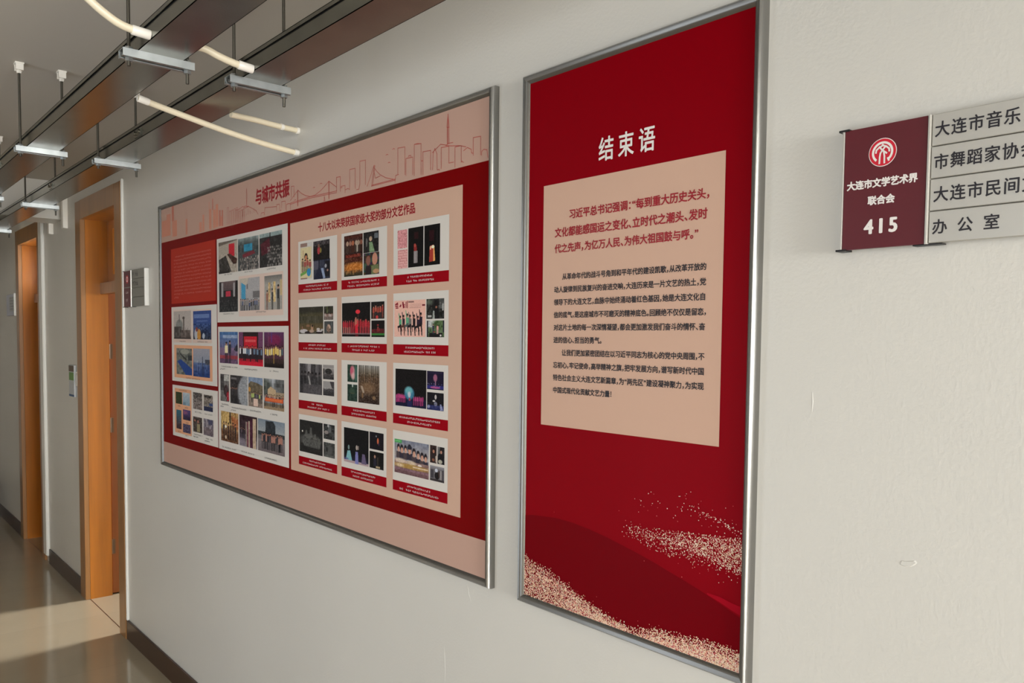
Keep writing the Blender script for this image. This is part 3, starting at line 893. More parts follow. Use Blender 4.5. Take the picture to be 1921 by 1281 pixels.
def card(r, c):
    x0, x1 = CX[c]
    z1 = CZ[r]
    b = MB()
    b.rect(x0, x1, z1 - .139, z1, L[2])
    o = b.build('work_card', M['paper'], board)
    k = MB()
    k.rect(x0, x1, z1 - .167, z1 - .139, L[2], 0)
    for wd, z in zip(CAPS[(r, c)], (z1 - .1475, z1 - .1585)):
        h = (x1 - x0) * wd / 2
        scribble(k, (x0 + x1) / 2 - h, (x0 + x1) / 2 + h, z, .0058, L[3], 1, .0064)
    k.build('caption_strip', [M['cap_red'], M['white_ink']], o)
    return o


K = [[card(r, c) for c in range(3)] for r in range(4)]
BLK = (20, 17, 17)
# row 1
p = Pic((172, 164, 154), 40, 80, 31).rect(.02, .0, .6, .1, (128, 100, 90)).rect(.62, .02, .98, .1, (176, 170, 166)).rect(.03, .12, .97, .97, (186, 172, 128)).rect(.24, .2, .28, .5, (150, 64, 54)).ell(.5, .38, .14, .1, (36, 26, 26)).ell(.5, .42, .1, .08, (176, 110, 72))
p.crowd(4, .1, .95, .44, .82, [(112, 84, 70), (86, 62, 52), (140, 60, 56), (96, 90, 84)], legs=((90, 70, 60), (64, 48, 40)), w=.3, jit=.04).quad([(.02, .92), (.02, .84), (.55, .76), (.55, .84)], (92, 140, 60)).rect(.5, .72, .97, .76, (96, 130, 70), .7).ell(.74, .82, .17, .11, (36, 116, 160)).rect(.03, .97, .6, 1, (128, 92, 84))
photo(K[0][0], (563.4, 457.5), (585.7, 522.5), p, 'book cover with figures and a blue roundel')
p = Pic(BLK, seed=32).rect(.0, .02, 1, .25, (54, 48, 50)).noise(22, 12, 10, 0, 0, 1, .4).ell(.34, .48, .09, .22, (150, 44, 50)).ell(.34, .26, .06, .1, (110, 80, 66)).ell(.46, .5, .05, .14, (120, 110, 48)).noise(10, 16, 16)
photo(K[0][0], (587.9, 453.4), (619, 485.5), p)
p = Pic((40, 42, 58), seed=33).noise(12, 18, 3, 0, 0, 1, .6).rect(.0, .05, .3, .5, (92, 88, 100), .6).quad([(.05, .9), (.3, .4), (.6, .6), (.7, 1), (.05, 1)], (24, 26, 46)).quad([(.45, .45), (.6, .45), (.72, .95), (.6, 1)], (120, 132, 160)).rect(.7, .1, .98, .9, (22, 20, 26)).ell(.74, .35, .06, .1, (140, 140, 146)).ell(.85, .58, .05, .06, (150, 110, 96))
photo(K[0][0], (588.4, 488.4), (619.9, 521.8), p)
p = Pic((44, 24, 20), 44, 70, 34).grad((60, 26, 20), (40, 24, 24), 0, .35).noise(18, 14, 20).rect(.0, .02, 1, .08, (74, 30, 20), .6)
for q, c in ((.18, (150, 120, 100)), (.34, (130, 90, 74)), (.48, (150, 84, 56)), (.66, (150, 130, 110)), (.78, (140, 118, 100)), (.92, (120, 72, 54))):
    p.ell(q, .2, .07, .06, c).rect(q - .09, .26, q + .09, .42, (c[0] * .4, c[1] * .36, c[2] * .36))
p.rect(.68, .24, .74, .42, (150, 140, 126)).rect(.08, .47, .88, .55, (150, 40, 20), .55).ell(.55, .8, .6, .14, (186, 108, 36), .9, .7).grad((74, 34, 20), (70, 30, 20), .56, .66).noise(22, 20, 30, 0, .45, 1, .85).grad((60, 46, 24), (36, 36, 26), .92, 1).seats(2, .86, .95, (150, 110, 60), (30, 24, 20), 0, 1, 18)
photo(K[0][1], (645.8, 443.2), (681, 516.4), p, 'film poster in dark red and orange')
p = Pic((28, 26, 26), seed=35).rect(.72, .1, .95, .35, (96, 104, 110), .8).ell(.48, .34, .1, .12, (158, 132, 108)).quad([(.38, .5), (.58, .5), (.75, .98), (.4, .98)], (104, 130, 92)).ell(.22, .5, .06, .22, (84, 80, 78)).noise(10, 12, 12)
photo(K[0][1], (682, 436.6), (711, 471.6), p)
p = Pic((52, 40, 40), seed=36).noise(26, 9, 9, colour=True).ell(.3, .35, .14, .22, (120, 74, 60)).ell(.72, .3, .17, .28, (168, 112, 90)).quad([(.5, .6), (.95, .55), (1, .95), (.5, 1)], (92, 100, 64)).ell(.8, .86, .2, .1, (164, 120, 84)).ell(.12, .6, .1, .14, (50, 74, 58)).quad([(.15, .6), (.45, .6), (.5, 1), (.1, 1)], (34, 26, 28))
photo(K[0][1], (682.5, 475.4), (712, 513.6), p)
p = Pic((186, 118, 120), 40, 50, 37).noise(26, 20, 24)
photo(K[0][2], (746, 432.5), (764.6, 465), p, 'pink seal print')
p = Pic((196, 140, 136), 40, 50, 38)
for q in range(6):
    for s_ in range(7):
        if (q * 7 + s_ * 3) % 4:
            p.rect(.04 + q * .16, .03 + s_ * .14, .04 + q * .16 + .12, .06 + s_ * .14, (150, 60, 66), .8)
        else:
            p.rect(.06 + q * .16, .03 + s_ * .14, .10 + q * .16, .15 + s_ * .14, (150, 60, 66), .8)
photo(K[0][2], (746.4, 469.3), (765.2, 503), p, 'pink seal print with maze pattern')
p = Pic((14, 11, 12), 40, 80, 39).noise(3, 20, 30).rect(.4, .12, .66, .29, (44, 14, 18), .8).quad([(.36, .42), (.46, .4), (.56, .46), (.58, .62), (.38, .62)], (122, 34, 32)).rect(.37, .6, .62, .9, (122, 114, 114)).rect(.44, .62, .48, .9, (140, 132, 132)).ell(.45, .46, .06, .04, (150, 60, 50))
photo(K[0][2], (766.3, 428.3), (794.8, 499.5), p, 'carved stone seal on black')
p = Pic((12, 10, 11), 40, 80, 40).rect(.32, .14, .62, .4, (44, 12, 18), .8).noise(3, 16, 24).quad([(.34, .6), (.4, .52), (.6, .5), (.64, .6), (.68, .9), (.32, .92)], (150, 46, 36)).quad([(.58, .56), (.64, .55), (.7, .9), (.58, .91)], (206, 140, 74)).ell(.55, .55, .1, .04, (232, 206, 168)).ell(.4, .57, .05, .05, (206, 150, 120)).rect(.8, .1, .83, .68, (50, 46, 46), .7)
photo(K[0][2], (796.4, 423.3), (826.1, 495.8), p, 'red carved stone seal on black')
# row 2
p = Pic((62, 58, 44), 56, 56, 41).grad((46, 44, 36), (70, 64, 42), 0, .35).noise(9, 14, 6).ell(.2, .12, .3, .12, (38, 36, 30), .7, .7).ell(.75, .14, .3, .08, (40, 38, 32), .7, .7).grad((72, 62, 40), (92, 70, 42), .6, .9).noise(6, 40, 6, 0, .3, 1, .8)
p.ell(.2, .9, .17, .08, (168, 160, 160)).ell(.42, .95, .18, .05, (36, 28, 30)).ell(.55, .78, .05, .14, (150, 112, 84)).ell(.56, .7, .03, .05, (24, 20, 20)).ell(.53, .9, .1, .06, (150, 124, 106)).ell(.85, .92, .14, .07, (40, 32, 34)).ell(.8, .83, .07, .05, (166, 156, 150)).ell(.95, .85, .05, .04, (150, 146, 146)).ell(.84, .9, .12, .02, (190, 182, 180)).ell(.14, .78, .03, .07, (120, 84, 66)).ell(.38, .7, .08, .05, (120, 84, 60))
photo(K[1][0], (561.2, 576.4), (607.1, 626.6), p, 'olive stage photo with lying dancers')
p = Pic((46, 44, 34), seed=42).rect(.3, .02, .42, .5, (84, 92, 50), .7).noise(14, 10, 10).crowd(6, .05, .95, .52, 1.0, [(150, 120, 110), (120, 92, 84), (166, 150, 144)], legs=((130, 110, 104),), jit=.06)
photo(K[1][0], (608, 574.3), (625.6, 600), p)
p = Pic((58, 60, 60), seed=43).ell(.5, .6, .25, .3, (112, 88, 74)).ell(.5, .34, .14, .1, (150, 116, 96)).ell(.6, .48, .08, .12, (170, 140, 120)).noise(22, 10, 10, .2, .2, .8, 1).rect(0, .92, 1, 1, (92, 80, 66)).rect(.78, 0, .88, .9, (88, 90, 90), .5)
photo(K[1][0], (608.5, 602.3), (626, 626.2), p)
p = Pic((18, 15, 16), 64, 60, 44).noise(3, 20, 20).ell(.57, .27, .08, .062, (206, 40, 52)).rect(.572, .3, .58, .44, (120, 60, 50))
p.crowd(6, .02, .46, .51, .93, [(158, 34, 44), (140, 30, 40)], legs=((150, 40, 48), (170, 90, 84)), w=.09, jit=.02, skin=(150, 60, 58)).crowd(4, .62, .99, .47, .92, [(168, 36, 46), (150, 32, 40)], legs=((150, 44, 50),), w=.12, jit=.04, skin=(160, 70, 60))
p.person(.5, .39, .93, .1, (170, 90, 74), (176, 40, 50), (176, 120, 96)).person(.57, .44, .93, .09, (180, 44, 50), (150, 50, 54)).quad([(.48, .66), (.56, .62), (.58, .92), (.47, .92)], (190, 28, 44)).rect(0, .9, 1, .935, (112, 98, 98), .8).rect(.48, .93, .58, 1, (110, 24, 32), .7)
photo(K[1][1], (642, 568.5), (695.2, 632), p, 'stage photo of dancers in red with a red parasol')
p = Pic((26, 22, 22), seed=45).crowd(5, .1, .95, .18, .96, [(150, 60, 48), (166, 74, 56), (140, 48, 44)], legs=((120, 60, 50), (56, 44, 42)), jit=.06, skin=(170, 110, 90)).ell(.45, .9, .1, .1, (176, 44, 44)).noise(8, 14, 14)
photo(K[1][1], (696.5, 566), (721.8, 598), p)
p = Pic((20, 15, 15), seed=46).ell(.5, .28, .07, .04, (150, 44, 46)).crowd(7, .04, .96, .48, .82, [(116, 34, 38), (92, 26, 30)], legs=((100, 30, 34),), jit=.03, skin=(110, 50, 46)).person(.5, .34, .84, .16, (130, 40, 40), (112, 34, 36)).rect(0, .78, 1, .88, (44, 110, 44)).rect(0, .88, 1, 1, (20, 30, 18))
photo(K[1][1], (697, 600.8), (722.2, 632.7), p)
p = Pic((206, 154, 138), 72, 72, 47).rect(.46, .03, .64, .07, (90, 60, 60), .7)
for q in range(5):
    p.rect(.5, .1 + q * .026, .86, .112 + q * .026, (150, 104, 96), .6)
p.rect(.9, .13, .99, .17, (96, 16, 32)).quad([(.02, .1), (.12, .04), (.14, .22), (.05, .22)], (122, 16, 34)).rect(.04, .12, .13, .14, (200, 140, 130)).rect(.04, .17, .14, .185, (200, 140, 130)).quad([(.17, .16), (.22, .09), (.24, .15), (.19, .19)], (122, 16, 34)).quad([(.26, .05), (.3, .03), (.35, .2), (.29, .22)], (122, 16, 34)).rect(.26, .11, .36, .13, (122, 16, 34)).rect(.38, .04, .4, .21, (122, 16, 34)).rect(.42, .02, .44, .22, (122, 16, 34))
for q, (u_, t_, c_) in enumerate(((.2, .36, (74, 142, 104)), (.31, .34, (40, 30, 44)), (.43, .3, (80, 144, 108)), (.52, .34, (98, 92, 88)), (.65, .34, (28, 22, 26)), (.77, .38, (44, 30, 44)), (.86, .28, (34, 24, 40)))):
    p.dance(u_, t_ - .02, .97, .15, c_, (84, 46, 38) if q == 1 else ((66, 76, 76) if q == 2 else (30, 22, 26)))
photo(K[1][2], (740, 564), (798.7, 632.4), p, 'pink poster of dancers leaping with raised arms')
p = Pic((34, 34, 32), seed=48).ell(.15, .15, .2, .15, (78, 88, 74), .8, .8).rect(.72, .0, 1, .5, (84, 86, 84), .8).noise(18, 12, 12).ell(.55, .25, .12, .2, (18, 16, 18)).ell(.56, .42, .05, .06, (130, 84, 66)).quad([(.45, .5), (.7, .5), (.72, 1), (.42, 1)], (20, 18, 20)).quad([(.38, .6), (.45, .6), (.48, 1), (.35, 1)], (130, 134, 130)).rect(.08, .82, .3, .92, (176, 172, 168), .8).rect(.9, .25, .96, .6, (150, 150, 146))
photo(K[1][2], (800.3, 560.6), (834, 598), p)
p = Pic((70, 88, 58), seed=49).rect(0, 0, .5, .4, (150, 152, 150)).ell(.7, .25, .35, .3, (58, 80, 44), .9, .6).noise(20, 12, 12).rect(0, 0, .08, 1, (26, 26, 40)).rect(.92, 0, 1, .7, (34, 34, 48)).rect(.15, .74, .9, 1, (24, 22, 22)).person(.38, .2, .8, .16, (44, 44, 64), (40, 40, 60)).person(.62, .26, .8, .17, (190, 138, 128), (180, 132, 124)).ell(.8, .9, .05, .06, (180, 174, 170)).rect(.36, .66, .5, .7, (140, 30, 36))
photo(K[1][2], (801, 601), (834, 633), p)
# row 3
p = Pic((64, 60, 62), 56, 56, 50).noise(26, 18, 2, 0, 0, 1, .5).rect(.36, 0, .52, .3, (140, 134, 136), .7).crowd(6, .02, .98, .24, 1.05, [(36, 34, 36), (46, 44, 46), (28, 26, 28)], legs=((30, 28, 30), (74, 70, 72)), w=.18, jit=.05, skin=(70, 64, 64)).quad([(.38, .4), (.44, .4), (.52, .7), (.44, .7)], (130, 126, 124)).noise(8, 20, 20)
photo(K[2][0], (562.2, 681), (604.8, 741.7), p, 'black and white group photo')
p = Pic((128, 122, 120), seed=51).grad((150, 142, 138), (84, 80, 80), .2, .6).ell(.5, .45, .32, .2, (40, 38, 38)).rect(.02, .25, .12, .7, (40, 38, 38)).grad((70, 66, 66), (40, 38, 40), .62, 1).noise(14, 16, 12, 0, .3, 1, 1)
photo(K[2][0], (606.2, 683.5), (627, 713), p)
p = Pic((130, 126, 124), seed=52).quad([(.6, .0), (1, .0), (1, .5), (.8, .45)], (56, 52, 54)).grad((70, 66, 68), (36, 34, 36), .5, 1).noise(16, 18, 14, 0, .45, 1, 1).rect(.3, .45, .36, .7, (40, 38, 40)).ell(.25, .5, .2, .08, (150, 146, 142), .6)
photo(K[2][0], (606.4, 714), (627.5, 744), p)
p = Pic((36, 56, 46), seed=53).noise(16, 8, 8).ell(.52, .42, .25, .36, (172, 112, 118), 1, .5).ell(.42, .34, .14, .22, (176, 62, 88), .8, .6).ell(.6, .66, .18, .2, (190, 150, 146), .8, .6).ell(.88, .5, .15, .5, (60, 100, 90), .7, .8)
photo(K[2][1], (652.1, 683), (670.9, 717.8), p)
p = Pic((32, 50, 42), seed=54).noise(12, 8, 10).ell(.52, .05, .07, .12, (150, 160, 152)).ell(.5, .4, .3, .18, (52, 72, 56), .8, .6).rect(.3, .5, .72, .54, (84, 74, 52), .7)
photo(K[2][1], (652.1, 719.8), (670.9, 754), p)
p = Pic((74, 58, 44), 48, 80, 55).grad((140, 138, 132), (88, 72, 54), 0, .28).grad((92, 70, 50), (44, 32, 28), .3, 1)
for q in (.05, .12, .22, .35, .44, .62, .7, .82, .92):
    p.rect(q, 0, q + .025, .45, (40, 32, 28), .85)
p.noise(22, 24, 34, 0, .2, 1, 1).ell(.45, .6, .35, .14, (128, 96, 66), .6, .9).quad([(.1, .55), (.2, .55), (.3, .72), (.22, .74)], (150, 130, 112)).ell(.2, .8, .05, .08, (120, 90, 60), .8).ell(.75, .84, .08, .05, (130, 100, 68), .8)
photo(K[2][1], (672.6, 684), (712.3, 760), p, 'photo of bare woods and dry leaves')
p = Pic((17, 14, 15), 64, 60, 56).noise(3, 20, 20).grad((20, 18, 44), (18, 18, 44), .78, 1).crowd(7, .02, .34, .66, .9, [(176, 56, 112), (158, 44, 100)], legs=((150, 44, 96),), w=.055, jit=.012, skin=(150, 60, 100)).crowd(6, .58, .92, .68, .94, [(176, 56, 112), (158, 44, 100)], legs=((150, 44, 96),), w=.055, jit=.015, skin=(150, 60, 100)).ell(.46, .64, .16, .17, (44, 104, 132), 1, .35).ell(.44, .56, .12, .1, (96, 160, 160), .8, .6).ell(.46, .67, .05, .08, (170, 168, 176), .9, .5).rect(.44, .76, .5, .84, (130, 44, 60)).rect(.4, .84, .55, 1, (34, 38, 90), .6)
photo(K[2][2], (742.2, 690.7), (800.3, 767.6), p, 'stage photo with a blue figure between pink dancers')
p = Pic((24, 18, 40), seed=57).ell(.5, .36, .12, .2, (140, 80, 104), 1, .5).rect(.48, .5, .54, .78, (130, 92, 116)).rect(0, .78, 1, .95, (38, 38, 104)).ell(.5, .88, .3, .06, (150, 64, 116)).specks(8, .05, .68, .95, .82, [(110, 110, 150), (80, 80, 150)], .025).rect(.0, .08, 1, .1, (50, 44, 80), .6)
photo(K[2][2], (801.4, 695), (833, 733), p)
p = Pic((20, 18, 24), seed=58).rect(0, .72, 1, 1, (40, 46, 100), .8).ell(.52, .25, .06, .14, (164, 158, 156)).ell(.42, .48, .08, .05, (170, 164, 162)).ell(.52, .64, .1, .12, (112, 112, 132), .8).quad([(.78, .65), (.84, .62), (.98, .96), (.8, .98)], (120, 124, 160)).ell(.1, .82, .08, .1, (130, 132, 160), .8).noise(12, 14, 14, 0, .5, 1, 1)
photo(K[2][2], (801.4, 734.6), (833, 772), p)
# row 4
p = Pic((32, 31, 30), 56, 56, 59).noise(4, 20, 20).ell(.5, .6, .44, .2, (66, 65, 62), .9, .3).quad([(.05, .55), (.95, .6), (.85, .82), (.2, .8)], (74, 73, 70), .8).noise(14, 26, 18, .08, .45, .95, .8)
for q, a_, b_ in ((.3, .3, .5), (.5, .2, .5), (.68, .38, .55), (.4, .4, .55)):
    p.quad([(q - .07, b_), (q - .03, a_), (q + .03, a_), (q + .07, b_)], (78, 77, 74), .9).rect(q - .09, b_ - .06, q + .09, b_, (86, 84, 80), .7)
p.ell(.13, .35, .028, .028, (196, 190, 180)).rect(.05, .5, .12, .72, (62, 60, 58), .7).rect(.82, .5, .9, .8, (84, 82, 78), .7)
photo(K[3][0], (562.3, 785.8), (605.9, 856.2), p, 'dark photo of a pale carved ship')
p = Pic((44, 44, 44), seed=60).noise(22, 9, 9).ell(.25, .55, .2, .12, (120, 110, 106)).ell(.55, .3, .16, .26, (92, 92, 92), .8).ell(.42, .1, .08, .1, (150, 148, 146))
photo(K[3][0], (607.3, 794), (628.5, 827), p)
p = Pic((58, 58, 56), seed=61).noise(16, 10, 10).ell(.5, .5, .3, .32, (74, 74, 72), .8).ell(.3, .48, .1, .18, (30, 30, 30), .8).ell(.5, .9, .45, .06, (92, 92, 88), .7)
photo(K[3][0], (607.3, 828), (628.7, 861), p)
p = Pic((17, 16, 18), 60, 64, 62).grad((17, 16, 18), (34, 34, 60), .75, .95).rect(0, .93, 1, 1, (150, 128, 130)).quad([(.15, .66), (.26, .65), (.34, .93), (.08, .93)], (104, 154, 160)).ell(.2, .56, .035, .07, (104, 124, 122)).quad([(.48, .65), (.58, .65), (.6, 1), (.46, 1)], (104, 104, 156)).ell(.53, .53, .04, .07, (150, 136, 128)).rect(.58, .47, .61, .58, (130, 116, 110)).quad([(.75, .68), (.85, .68), (.92, .96), (.72, .96)], (88, 76, 104)).ell(.08, .9, .12, .03, (74, 72, 120), .7)
photo(K[3][1], (645.5, 800.4), (692.1, 876.3), p, 'dark stage photo with three gowned singers')
p = Pic((20, 16, 24), seed=63).ell(.6, .48, .06, .18, (178, 84, 54)).ell(.48, .22, .04, .05, (120, 126, 130)).ell(.66, .66, .05, .08, (60, 34, 60))
photo(K[3][1], (693.5, 808.6), (720.3, 847), p)
p = Pic((19, 17, 18), seed=64).ell(.38, .3, .06, .1, (150, 110, 92)).quad([(.3, .4), (.46, .4), (.5, .85), (.3, .85)], (34, 32, 46)).rect(.55, .3, .62, .8, (66, 56, 50), .8).rect(.46, .84, .75, .95, (150, 130, 100)).noise(3, 14, 14)
photo(K[3][1], (693.5, 844.6), (720.3, 883), p)
p = Pic((124, 120, 130), 72, 60, 65).grad((104, 108, 124), (150, 140, 136), 0, .5).noise(14, 18, 12, 0, 0, 1, .5).rect(0, 0, .22, .1, (60, 140, 74)).rect(.02, .03, .18, .06, (120, 180, 120), .6)
for q, (u_, v_, s_) in enumerate(((.12, .26, .9), (.22, .28, 1.0), (.33, .27, .9), (.45, .26, 1.2), (.58, .33, 1.05), (.7, .37, 1.0), (.81, .4, 1.0), (.91, .42, .95))):
    p.rect(u_ - .07 * s_, v_ + .1, u_ + .07 * s_, v_ + .3, (44, 40, 52) if q % 2 else (66, 54, 58)).ell(u_, v_ - .03, .05 * s_, .11 * s_, (30, 26, 32)).ell(u_ + .005, v_ + .03, .036 * s_, .085 * s_, (178, 130, 110))
    if q == 3:
        p.ell(u_, v_ - .07, .07, .06, (36, 36, 48))
p.grad((126, 98, 92), (92, 62, 66), .6, 1).ell(.18, .62, .17, .07, (190, 170, 150), .9, .6).ell(.5, .64, .14, .07, (184, 164, 140), .9, .6).ell(.5, .75, .6, .07, (158, 122, 58), .9, .6).rect(.55, .73, .98, .76, (206, 190, 176), .7).ell(.16, .76, .1, .05, (196, 176, 150), .7, .8).rect(0, .84, 1, .9, (120, 86, 100), .7).noise(10, 24, 18, 0, .55, 1, 1).ell(.75, .66, .06, .03, (206, 196, 188), .8)
photo(K[3][2], (740.5, 821.8), (804.9, 900.4), p, 'drama poster with a row of eight faces')
p = Pic((48, 34, 32), 36, 50, 66).noise(10, 8, 8).ell(.6, .25, .2, .14, (24, 18, 18)).ell(.55, .34, .15, .1, (150, 96, 76)).quad([(.3, .5), (.7, .48), (.8, .85), (.2, .95)], (38, 30, 32)).quad([(.8, .6), (1, .55), (1, .95), (.85, .95)], (150, 132, 118)).ell(.5, .82, .2, .08, (120, 74, 56))
photo(K[3][2], (807, 833.6), (819.7, 870), p)
p = Pic((40, 36, 38), 36, 50, 67).rect(0, 0, .3, .5, (120, 118, 116), .7).noise(14, 8, 8).ell(.5, .2, .2, .1, (26, 20, 20)).ell(.52, .3, .13, .1, (160, 112, 92)).quad([(.15, .4), (.8, .4), (1, .98), (.0, .98)], (24, 22, 26)).ell(.4, .86, .3, .12, (178, 172, 150), .8)
photo(K[3][2], (821, 837), (834.5, 873), p)
p = Pic((92, 88, 92), seed=68).grad((130, 126, 130), (84, 80, 84), 0, .3).rect(.05, .25, .25, .8, (58, 54, 60)).rect(.72, .25, .82, .85, (128, 122, 120)).rect(.84, .2, .95, .9, (66, 62, 66)).ell(.5, .62, .17, .25, (26, 22, 24)).ell(.45, .28, .1, .12, (168, 172, 184)).rect(.6, .3, .68, .7, (58, 40, 36)).rect(0, .85, 1, 1, (50, 44, 46))
photo(K[3][2], (807, 871.4), (834, 907), p)

# ------------------------------------------------------------------ tall red closing poster
poster = empty('closing_poster', (-1.064, 0, 1.001))
tag(poster, 'tall red framed poster with a beige text panel and a sandy speckled wave', 'poster')
snap_frame(poster, -1.3645, -.7625, 1.001, 2.183, .020, .022)
QX0, QX1, QZ0, QZ1 = -1.351, -.777, 1.011, 2.173
MB().box(QX0 + .001, QX1 - .001, -.0105, -.001, QZ0 + .001, QZ1 - .001).build('backing_panel', M['paper'], poster)
s = MB()
s.rect(QX0, QX1, QZ0, QZ1, YS, 0)
G = lambda pts: [at(960 + a / 2.973, 850 + b / 2.973, YS) for a, b in pts]
edge = G([(60, 345), (105, 344), (150, 348), (240, 360), (330, 384), (430, 423), (520, 464), (620, 515), (720, 568), (800, 613), (880, 662), (960, 709), (1050, 765), (1150, 832), (1230, 888), (1286, 928)])
edge[0] = (QX0, edge[0][1])
edge[-1] = (QX1, edge[-1][1])
for (xa, za), (xb, zb) in zip(edge[:-1], edge[1:]):
    s.add([(xa, L[1], QZ0), (xb, L[1], QZ0), (xb, L[1], zb), (xa, L[1], za)], [(0, 1, 2, 3)], 1)
s.build('printed_sheet', [M['red_poster'], M['red_dark']], poster)
glow = Pic((0, 0, 0), 40, 30)
# light streak printed along the wave's crest
st = MB()
hi = G([(1090, 778), (1160, 800), (1230, 836), (1288, 862)])
lo = G([(1090, 788), (1160, 830), (1230, 878), (1288, 915)])
for i in range(3):
    s_ = [hi[i], hi[i + 1], lo[i + 1], lo[i]]
    s_ = [(min(x, QX1), z) for x, z in s_]
    st.poly([s_[3], s_[2], s_[1], s_[0]], L[2], 0)
st.build('crest_streak', M['red_hi'], poster)

# printed sand: many fine dots, dense along the bottom wave and scattered in two sprays
sand = MB()
rp = np.random.RandomState(11)
lowc = np.array([(60, 560), (120, 600), (200, 650), (280, 712), (350, 765), (420, 832), (500, 884), (560, 925), (620, 962), (700, 985), (780, 978), (850, 990), (950, 1015), (1050, 1035), (1150, 1062), (1286, 1112)], float)
frm = np.array([(60, 815), (1286, 1285)], float)     # foot of the sheet
nd = 0


def dot(a, b, r, mi):
    x, z = at(960 + a / 2.973, 850 + b / 2.973, YS)
    if not (QX0 + r < x < QX1 - r and QZ0 + r < z < QZ1 - r):
        return
    ph = rp.rand() * 6.28
    e = .55 + .45 * rp.rand()
    c_, s_ = math.cos(ph), math.sin(ph)
    pts = []
    for k in range(5):
        an = 2 * math.pi * k / 5
        q, w_ = r * math.cos(an), r * e * math.sin(an)
        pts.append((x + q * c_ - w_ * s_, z + q * s_ + w_ * c_))
    sand.poly(pts, L[3] - .0003 * rp.rand(), mi)


for _ in range(26000):
    a = 60 + rp.rand() * 1226
    top = np.interp(a, lowc[:, 0], lowc[:, 1])
    foot = np.interp(a, frm[:, 0], frm[:, 1])
    t_ = rp.rand()
    b = top - 25 + t_ * (foot - top + 25)
    depth = (b - top) / 90.0
    dens = np.clip(.22 + depth * 1.3, 0, 1) if depth > -.25 else .05
    if 640 < a and b < top + 60:
        dens *= .6
    fade = 1.0 - .35 * np.clip((b - foot + 60) / 60, 0, 1)
    if rp.rand() < dens * fade * .8:
        dot(a, b, .0009 + .0007 * rp.rand(), int(rp.choice([0, 1, 2], p=[.46, .28, .26])))
for _ in range(3400):
    a = 610 + rp.rand() ** .6 * 676
    f_ = (a - 610) / 676
    c0 = 425 + f_ * 135
    b = c0 + rp.randn() * (22 + 44 * f_)
    if b < 395 + f_ * 80:
        continue
    if rp.rand() < .25 + .6 * f_:
        dot(a, b, .0007 + .0006 * rp.rand(), int(rp.choice([0, 1, 2], p=[.25, .45, .3])))
for (pa, pb, n_, sp) in (((1060, 330), (1290, 450), 70, 8), ((980, 270), (1070, 345), 16, 16), ((880, 480), (1290, 660), 170, 10), ((690, 260), (1290, 420), 70, 50), ((630, 400), (920, 570), 70, 26)):
    for _ in range(n_):
        q = rp.rand()
        dot(pa[0] + (pb[0] - pa[0]) * q + rp.randn() * sp * .5, pa[1] + (pb[1] - pa[1]) * q + rp.randn() * sp, .0007 + .0006 * rp.rand(), int(rp.choice([1, 2], p=[.6, .4])))
for a, b in ((238, 328), (475, 800), (370, 770), (455, 825), (705, 935), (950, 690), (740, 600), (600, 320), (445, 835)):
    dot(a, b, .0010, 2)
sand.build('sand_speckle', [M['gold_a'], M['gold_b'], M['gold_c']], poster)['kind'] = 'stuff'

t = MB()
write(t, '结束语', -1.133, -.994, 1.983, L[2], 0.018, .0500, gap=.26)
t.build('title_lettering', M['white_ink'], poster)
tp = MB()
tp.rect(-1.297, -.8335, 1.413, 1.9335, L[2], 0)
tpo = tp.build('text_panel', [M['beige']], poster)
q = MB()
write(q, '习近平总书记强调：“每到重大历史关头，', -1.2165, -.8640, 1.8640, L[4], 0.026)
write(q, '文化都能感国运之变化、立时代之潮头、发时', -1.2585, -.8700, 1.8285, L[4], 0.026)
write(q, '代之先声，为亿万人民、为伟大祖国鼓与呼。”', -1.2585, -.8880, 1.7945, L[4], 0.026)
q.build('quotation_lettering', M['red_ink'], tpo)
q = MB()
LINES = [('从革命年代的战斗号角到和平年代的建设凯歌，从改革开放的', -1.2345, -.8690), ('动人旋律到民族复兴的奋进交响，大连历来是一片文艺的热土，党', -1.2590, -.8690),
         ('领导下的大连文艺，血脉中始终涌动着红色基因，她是大连文化自', -1.2590, -.8690), ('信的底气，是这座城市不可磨灭的精神底色。回顾绝不仅仅是留恋，', -1.2590, -.8660),
         ('对这片土地的每一次深情凝望，都会更加激发我们奋斗的情怀、奋', -1.2590, -.8690), ('进的信心、担当的勇气。', -1.2590, -1.1190),
         ('让我们更加紧密团结在以习近平同志为核心的党中央周围，不', -1.2330, -.8690), ('忘初心，牢记使命，高举精神之旗，把牢发展方向，谱写新时代中国', -1.2590, -.8690),
         ('特色社会主义大连文艺新篇章，为“两先区”建设凝神聚力，为实现', -1.2590, -.8690), ('中国式现代化贡献文艺力量！', -1.2590, -1.0890)]
for i, (tx, xa, xb) in enumerate(LINES):
    write(q, tx, xa, xb, 1.7340 - i * .02695, L[4], 0.024)
q.build('body_lettering', M['ink'], tpo)

